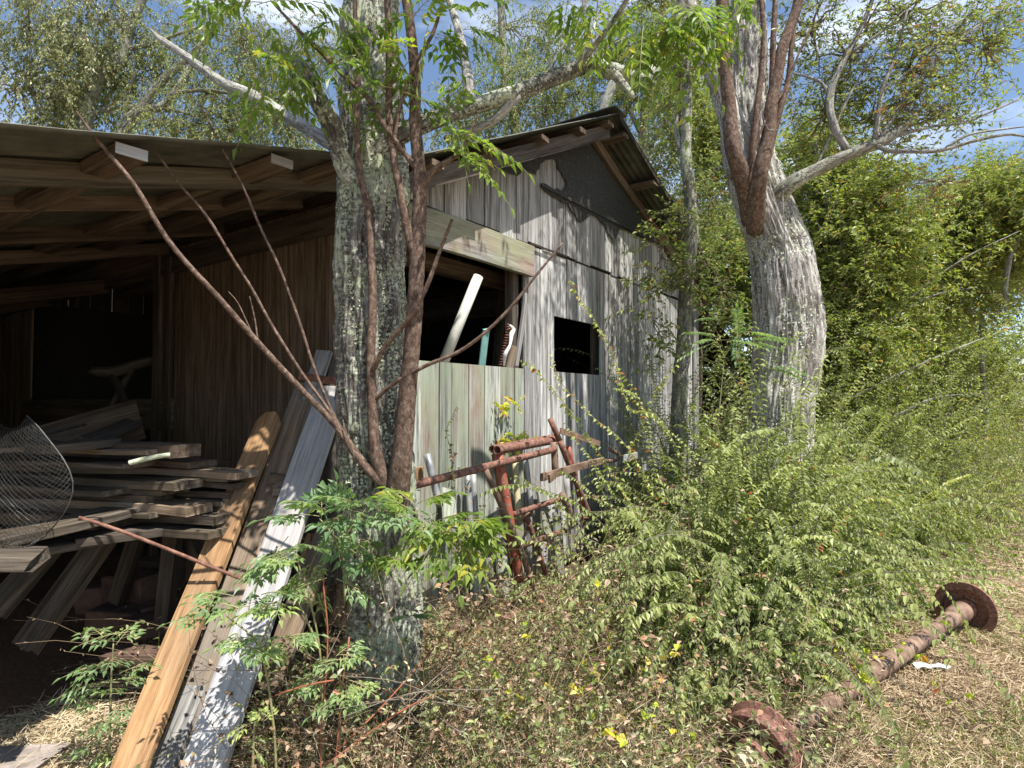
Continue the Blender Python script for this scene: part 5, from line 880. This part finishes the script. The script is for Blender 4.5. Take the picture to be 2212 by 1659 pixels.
# ------------------------------------------------------------------ arching shrubs
def axdist(x, y):
    d = wb[:2] - wa[:2]; e = np.stack([x, y], -1) - wa[:2]; t_ = np.clip((e @ d) / (d @ d), -.1, 1.08); return np.linalg.norm(e - t_[..., None] * d, axis=-1) + np.where((t_ > .12) & (t_ < .42), .13, 0)
def shrub(label, bases, ns, hgt, sprd, mat='bush', group='arching shrubs along the wall', Ln=.04, Wd=.02, droop=.075, lean=(0, 0, 0), K=34, step=.037, R=.42, kind=6, jit=.06, per=4, skip=.25, name='arching_shrub', cat='shrub', tr=.0035, hang=.75):
    bases = np.array(bases, float).reshape(-1, 2); c_ = bases.mean(0); t_ = thing(name, label, cat, (*c_, 0), group)
    n4 = ns * 5; idx = rng.integers(0, len(bases), n4); b_ = np.zeros((n4, 3)); b_[:, :2] = bases[idx] + rng.normal(size=(n4, 2)) * sprd * 1.8; dd = nrm(rng.normal(size=(n4, 3)) * [.55, .55, .0] + [0, 0, 1] + np.array(lean))
    Q_ = grow(b_, dd, K, step * hgt * (.4 + .8 * rng.random(n4)), droop * (.35 + 1.2 * rng.random((n4, 1))), jit, 1.4); Q_[..., 2] = np.maximum(Q_[..., 2], .03 + .03 * rng.random((n4, 1)))
    near = (axdist(Q_[..., 0], Q_[..., 1]) < .2).any(1); q2 = Q_[..., :2] - C0[:2]; sg_, kg_ = q2 @ DR[:2], q2 @ DL[:2]; gt = ((sg_ < 2.35) & (kg_ > -1.7)).any(1)
    n_ = len(Q_); keep = ~(near & (rng.random(n_) > .06)) & ~(gt & (rng.random(n_) > .1)); Q_ = Q_[keep][:ns]; ns = len(Q_)
    Qd = np.repeat(Q_, 2, 1)[:, :-1]; Qd[:, 1::2] = (Q_[:, 1:] + Q_[:, :-1]) / 2
    ml = MB(); dress(ml, Qd if per == 4 else Q_, Ln, Wd, kind, 2 if per == 4 else per, .08 if per == 4 else skip, hang, 5, np.clip(R + rng.normal(size=(ns, 1)) * .2, 0, .85), .6, **(dict(neat=.3) if per == 4 else {}))
    m2 = MB(); multitube(m2, Q_, tr, .001, 4); m2.build('stems', twigm, t_); ml.build('foliage', LF[mat], t_)
    # dense inner twigs
    return t_, Q_
def g2(x, y): return tuple(PZ(x, y, 0)[:2])
shrub('dense arching shrub in front of the gate frame and small window', [g2(1480, 1400), g2(1530, 1370), g2(1490, 1320)], 331, 1.42, 0.12, K=30, R=.55)
shrub('arching shrub rising highest against the wall below the small window', [PY(1430, 1270, -.7)[:2], PY(1480, 1230, -.7)[:2]], 221, 2.30, 0.12, K=30, droop=.05, R=.6)
shrub('arching shrub in the middle of the thicket with long trailing sprays', [g2(1560, 1400), g2(1640, 1400), g2(1590, 1330)], 357, 1.66, 0.16, K=30)
shrub('arching shrub hiding the foot of the pale bent tree', [g2(1620, 1330), g2(1690, 1310), g2(1560, 1280)], 420, 1.82, 0.17, K=30, R=.5)
shrub('shrub in front of the scrap heap at the shed corner', [g2(1500, 1260), g2(1580, 1230)], 120, 0.60, 0.2, K=28, R=.55)
shrub('lower shrub whose leafy sprays hang over the near wheel', [g2(1470, 1470), g2(1540, 1450), g2(1600, 1430)], 265, 0.68, 0.1, K=28, lean=(.1, -.05, 0), droop=.12)
shrub('shrub right of the pale tree with sprays reaching over the axle', [g2(1700, 1280), g2(1740, 1230)], 228, 1.10, 0.15, K=32, lean=(.12, 0, 0))
shrub('tall shrub behind the axle reaching toward the path', [g2(1800, 1180), g2(1860, 1150)], 343, 1.30, 0.22, K=32, lean=(.05, 0, 0), mat='right', R=.5)
HG = 'shrubs of the thicket right of the pale tree'
shrub('tall green thicket shrub just right of the pale tree trunk', [g2(1810, 1130), g2(1870, 1120)], 420, 2.7, 0.35, 'right', HG, K=28, step=.05, Ln=.045, Wd=.018, kind=4, droop=.05, jit=.1)
shrub('tall thicket shrub in the middle of the hedgerow', [g2(1930, 1080), g2(2000, 1070)], 480, 2.8, 0.45, 'right', HG, K=28, step=.05, Ln=.05, Wd=.02, kind=4, droop=.05, jit=.1)
shrub('thicket shrub at the far end beside the grass path', [g2(2000, 1010), g2(1950, 1010)], 400, 2.0, 0.45, 'right', HG, K=28, step=.06, Ln=.06, Wd=.024, kind=4, droop=.06, jit=.1)
shrub('sunny thicket shrub spilling onto the grass path', [g2(1900, 1160), g2(1960, 1110)], 180, 0.75, 0.25, 'right', HG, K=26, step=.05, Ln=.042, Wd=.018, kind=4, droop=.08, jit=.1, R=.7, lean=(.2, -.1, 0))
shrub('dark thicket shrub filling the gap behind the pale tree', [g2(1800, 1120), g2(1850, 1110)], 342, 1.76, .35, 'right', HG, K=26, step=.05, Ln=.045, Wd=.02, kind=4, droop=.06, jit=.1)
shrub('brown twiggy shrub at the far right edge', [g2(2130, 985), g2(2200, 980)], 200, 1.3, 0.35, 'dry', HG, K=24, step=.05, Ln=.045, Wd=.014, kind=4, droop=.06, jit=.1, skip=.4)
# single long sprays seen against the wall
def longspray(label, pts, Lf=.036, mat='bush', R=.85, hang=.6):
    t_ = thing('leafy_shoot', label, 'shoot', P(*pts[0]), 'long leafy shoots against the shed wall'); c_, r_ = smoothpath([P(*p) for p in pts], np.linspace(.003, .0015, len(pts)), .025); mb = MB(); tube(mb, c_, r_, 5, raw=True); mb.build('stem', twiggr, t_)
    ml = MB(); dress(ml, c_[None], Lf, Lf * .55, 6, 2, .05, hang, 1, np.array([[R]])); ml.build('foliage', LF[mat], t_)
longspray('long bare tipped shoot arching up past the small window', [(1480, 1000, 4.6), (1420, 900, 4.6), (1360, 880, 4.5), (1330, 780, 4.5), (1290, 700, 4.5), (1250, 640, 4.5), (1232, 605, 4.5)], .045)
longspray('leafy shoot arching left below the small window', [(1400, 1150, 4.3), (1340, 1050, 4.3), (1270, 940, 4.25), (1210, 860, 4.2), (1150, 790, 4.2), (1130, 782, 4.2)], .045)
longspray('leafy shoot curving over just beneath the sill of the small window', [(1420, 1080, 4.5), (1350, 960, 4.4), (1280, 900, 4.4), (1215, 830, 4.4), (1190, 770, 4.4)], .045)
longspray('leafy shoot pointing up to the right corner board', [(1330, 1060, 4.6), (1400, 880, 4.6), (1440, 810, 4.6), (1460, 790, 4.6)], .04)
longspray('leafy shoot stretching right over the axle toward the path', [(1800, 1260, 3.9), (1900, 1180, 3.8), (2000, 1120, 3.7), (2100, 1040, 3.6), (2190, 985, 3.5)], .04, R=.3)
longspray('second leafy shoot over the grass path above the far wheel', [(1850, 1310, 3.8), (1960, 1240, 3.7), (2060, 1210, 3.6), (2170, 1150, 3.5)], .036, R=.4)
longspray('leafy shoot hanging low across the middle of the axle', [(1700, 1400, 3.6), (1800, 1380, 3.5), (1900, 1350, 3.5), (2000, 1310, 3.4)], .036, R=.4)
longspray('leafy shoot trailing toward the near wheel', [(1420, 1560, 3.0), (1520, 1500, 2.9), (1640, 1500, 2.85), (1740, 1495, 2.8)], .036, R=.35)
longspray('leafy shoot crossing below the gate frame', [(1500, 1420, 3.4), (1400, 1380, 3.4), (1300, 1360, 3.4), (1220, 1335, 3.4), (1130, 1325, 3.4)], .034, R=.5)
longspray('leafy shoot in front of the gate rungs', [(1330, 1300, 3.9), (1260, 1160, 3.9), (1200, 1080, 3.9), (1160, 1050, 3.9), (1120, 1030, 3.9)], .034, R=.6)
longspray('thin leafy shoot climbing left of the gate on the mossy boards', [(985, 1080, 4.0), (975, 980, 4.0), (965, 930, 4.0), (985, 880, 4.0)], .03, R=.3)
# ------------------------------------------------------------------ low growth: grass, litter, vines
def stuff(name, label, mb, mat, cat): return mb.build(name, mat, None, base=(0, 0, 0), kind='stuff', label=label, category=cat)
def field(n, dmin, dmax, pw=2.0, xr=1.0):
    u = rng.random(n); d = (dmin ** (1 - pw) + u * (dmax ** (1 - pw) - dmin ** (1 - pw))) ** (1 / (1 - pw)); a = (rng.random(n) - .5) * 2 * .86 * xr; return d * a, d
def outside(x, y):
    q = np.stack([x, y], -1) - C0[:2]; s = q @ DR[:2]; k = q @ DL[:2]; return (k < np.where(s < -.75, .85, -.03)) | (s > S1 + .1)
def ribbons(mb, b, d, Ln, Wd, R, curl):
    n = len(b); Ln = (Ln * np.ones(n))[:, None]; Wd = (Wd * np.ones(n))[:, None]; sd = nrm(np.cross(d, rng.normal(size=(n, 3)))); h = nrm(rng.normal(size=(n, 3)) * [1, 1, .1]); V = []
    for t_, w_ in ((0, 1), (.35, .95), (.7, .7), (1, .12)):
        c = b + d * Ln * t_ + (h * .5 - UP * .6) * Ln * curl * t_ * t_; c[:, 2] = np.maximum(c[:, 2], b[:, 2] * .5 + .003); V += [c - sd * Wd * w_ * .5, c + sd * Wd * w_ * .5]
    a = np.arange(n)[:, None] * 8; mb.add(np.stack(V, 1), np.vstack([a + np.array([0, 1, 3, 2]), a + np.array([2, 3, 5, 4]), a + np.array([4, 5, 7, 6])]), None, np.repeat(R, 8))
def blades(n, dmin, dmax, sel, Ln, Wd, mat, name, label, lie=.6, pw=2.0, Rf=None, patch=None, curl=.35):
    x, y = field(n, dmin, dmax, pw); k_ = outside(x, y) & sel(x, y)
    if patch: k_ &= fbm(np.stack([x * patch, y * patch, x * 0 + 5], -1), 3) > .47
    x, y = x[k_], y[k_]; n = len(x); b_ = np.stack([x, y, gz(x, y) + .004], -1); d_ = nrm(rng.normal(size=(n, 3)) * [1, 1, .25] + [0, 0, 1 - lie + .15]); sc_ = (.5 + rng.random(n)) * (1 + .03 * y)
    d_[:, 2] = np.abs(d_[:, 2]); mb = MB(); R = rng.random(n) if Rf is None else np.clip(Rf(x, y) + rng.normal(size=n) * .2, 0, 1)
    ribbons(mb, b_ + np.array([0, 0, .02]) * rng.random((n, 1)), d_, Ln * sc_, Wd * (1 + .12 * y), R, curl); stuff(name, label, mb, LF[mat], 'grass' if 'grass' in name else 'ground cover')
def right_(x, y): return x > 1.25 + .36 * (y - 2.5) + (fbm(np.stack([x * 2, y * 2, x * 0], -1), 2) - .5) * 1.0
def left_(x, y):
    q = np.stack([x, y], -1) - C0[:2]; return (q @ DR[:2] < -1.15 + (fbm(np.stack([x * 3, y * 3, x * 0], -1), 2) - .5) * .5)
mid_ = lambda x, y: ~right_(x, y) & ~left_(x, y) & (axdist(x, y) > .2)
def pink(x, y): return .35 + .5 * (fbm(np.stack([x * 1.3, y * 1.3, x * 0 + 9], -1), 3) - .3)
blades(190000, 2.3, 16, right_, .075, .0035, 'straw', 'dry_grass', 'short dry pinkish straw grass over the path on the right', .8, 1.7, pink)
blades(60000, 2.3, 16, right_, .07, .004, 'grass', 'green_grass', 'green tufts scattered through the dry grass on the right', .6, 1.7, patch=1.4)
blades(60000, 2.1, 4.5, left_, .09, .003, 'straw', 'loose_straw', 'loose golden straw on the sunlit ground at the lower left', .95, 1.2, lambda x, y: .7 + 0 * x)
blades(60000, 2.2, 5.5, mid_, .13, .003, 'straw', 'tangled_grass', 'tangled dry grass stems around the foot of the trees', .55, 1.4)
blades(20000, 2.2, 5, mid_, .32, .0028, 'straw', 'tall_dry_grass', 'tall bent dry grass stalks in front of the shed', .25, 1.3, curl=.5)
blades(16000, 2.2, 6, mid_, .1, .006, 'grass', 'weed_grass', 'green weed blades among the tangled dry grass', .3, 1.5, patch=1.8)
def litter(n, dmin, dmax, sel, Ln, Wd, mat, name, label, hmax=.03, pw=1.5, patch=0, flat=1.2):
    x, y = field(n, dmin, dmax, pw); k_ = outside(x, y) & sel(x, y)
    if patch: k_ &= fbm(np.stack([x * patch, y * patch, x * 0 + 15], -1), 3) > .5
    x, y = x[k_], y[k_]; n = len(x); b_ = np.stack([x, y, gz(x, y) + .006 + hmax * rng.random(n) ** 1.6], -1); mb = MB(); leaves(mb, b_, rng.normal(size=(n, 3)) * [1, 1, .35], rdir(n, flat), Ln * (.5 + rng.random(n)), Wd * (.6 + .8 * rng.random(n)), rng.random(n), 6, .3, .3); stuff(name, label, mb, LF[mat], 'leaf litter' if 'litter' in name else 'ground cover')
litter(9000, 2.2, 7, mid_, .04, .024, 'dry', 'leaf_litter', 'brown fallen leaves under the shrubs and around the trees')
litter(3500, 2.3, 9, right_, .03, .017, 'dry', 'scattered_leaf_litter', 'few brown leaves scattered over the dry grass', .02)
def weeds(n, sel, hm, Ln, Wd, mat, name, label, d0=2.2, d1=5.5, K=7, step=.045, R=None, patch=0, per=2, skip=.2, box=None):
    x, y = field(n, d0, d1, 1.4)
    if box: x = box[0] + (box[1] - box[0]) * rng.random(n); y = box[2] + (box[3] - box[2]) * rng.random(n)
    k_ = outside(x, y) & sel(x, y)
    if patch: k_ &= fbm(np.stack([x * patch, y * patch, x * 0 + 25], -1), 3) > .5
    x, y = x[k_], y[k_]; b_ = np.stack([x, y, gz(x, y)], -1); n = len(x); Q_ = grow(b_, rng.normal(size=(n, 3)) * [.6, .6, 0] + [0, 0, 1], K, step * hm * (.5 + rng.random(n)), .12, .2)
    ml = MB(); dress(ml, Q_, Ln, Wd, 6, per, skip, .2, 1, R); m2 = MB(); multitube(ml, Q_, .0016, .0008, 3, .1); stuff(name, label, ml, LF[mat], 'weeds')
weeds(1500, mid_, 1.3, .03, .018, 'dry', 'dry_weeds', 'brown dried weeds tangled below the gate frame', skip=.35)
weeds(1600, mid_, 1.5, .03, .016, 'olive', 'mixed_weeds', 'mixed small leaved green and brown weeds across the foreground', d0=2.2, d1=4.2, K=8, skip=.35)
weeds(500, mid_, 2.2, .024, .008, 'straw', 'seed_stalks', 'tall pale seed stalks rising from the weeds', d0=2.2, d1=4.5, K=9, skip=.6)
weeds(1100, mid_, 1.2, .032, .018, 'bush', 'green_weeds', 'low green leafy weeds below the gate frame', patch=1.6)
def sk2(x, y):
    q = np.stack([x, y], -1) - C0[:2]; return q @ DR[:2], q @ DL[:2]
def near_wall(x, y):
    s, k = sk2(x, y); return mid_(x, y) & (x > -.6) & (y > 2.9) & ~((s > .4) & (s < 3.2) & (k > -1.3))
weeds(900, near_wall, 2.4, .035, .02, 'dry', 'tall_dry_weeds', 'tall brown dead weeds standing along the foot of the wall', d0=2.9, d1=6, K=9, skip=.45)
weeds(800, near_wall, 2.2, .035, .022, 'bush', 'tall_green_weeds', 'taller leafy green weeds along the foot of the wall', d0=2.9, d1=6, K=9, patch=1.3, skip=.25)
base_a = lambda x, y: (np.abs(x + .55) < .75) & (y < 3.3)
weeds(230, lambda x, y: x < 9, 1.7, .03, .017, 'dry', 'brown_tree_foot_weeds', 'brown weeds tangled round the foot of the lichen covered tree', box=(-1.15, .1, 2.45, 3.2), K=8, skip=.5)
weeds(500, mid_, .6, .03, .016, 'right', 'pale_weeds', 'pale green low weeds at the bottom of the picture', d1=3.2)
vine = lambda x, y: (np.abs(x - (.55 + .0 * y)) < .5) & (np.abs(y - 3.0) < .45)
weeds(22, lambda x, y: x < 9, 1.6, .05, .038, 'yel', 'yellow_vine', 'yellow and lime leaved vine below the shrubs in the middle', box=(.15, .65, 2.8, 3.3), skip=.5)
v2 = lambda x, y: (np.abs(x - 1.9) < .5) & (np.abs(y - 3.4) < .5)
weeds(7, lambda x, y: x < 9, 1.2, .05, .04, 'yel', 'lime_vine', 'lime and yellow leaves around the axle between the wheels', box=(1.5, 2.4, 3.0, 3.9), skip=.6)
# vines and leaves on the wall, red canes
mb = MB(); bq = np.array([PY(1095, 865, -.03), PY(1088, 880, -.03), PY(1105, 950, -.06), PY(1128, 940, -.04), (PY(1090, 940, -.05))]); Q_ = grow(np.repeat(bq, 4, 0), rdir(20) + [0, -.5, -.4], 6, .03, .1, .2); dress(mb, Q_, .05, .03, 6, 2, .3); mb.build('creeper_leaves', LF['yel'], None, label='small yellow creeper leaves on the mossy boards above the gate', cat='creeper')
mb = MB()
for pts in ([(722, 1700, 2.45), (735, 1500, 2.5), (745, 1380, 2.55)], [(690, 1720, 2.5), (700, 1450, 2.55), (705, 1240, 2.6)], [(700, 1655, 2.4), (860, 1540, 2.45), (960, 1490, 2.5)], [(600, 1500, 2.45), (660, 1480, 2.45), (720, 1470, 2.45)], [(730, 1620, 2.45), (850, 1500, 2.6), (940, 1400, 2.8)]): tube(mb, [P(*p) for p in pts], .0035, 7, .05, wob=.05)
mb.build('red_canes', redtw, None, True, label='bare reddish canes at the foot of the lichen covered tree', cat='canes')
mb = MB()
for _ in range(26):
    a_ = P(random.uniform(640, 1100), random.uniform(1480, 1650), random.uniform(2.4, 2.9)); d_ = np.array([random.gauss(0, 1), random.gauss(0, .4), random.uniform(.1, .9)]); Lg = random.uniform(.3, .7); s_ = np.array([random.gauss(0, .1), 0, -.15])
    tube(mb, [a_, a_ + nrm(d_) * Lg * .5, a_ + nrm(d_) * Lg + s_ * Lg], [.0028, .002, .001], 5, .04, wob=.04)
mb.build('dead_stalks', twigm, None, True, label='tangle of thin dead stalks around the tree foot', cat='stalks')
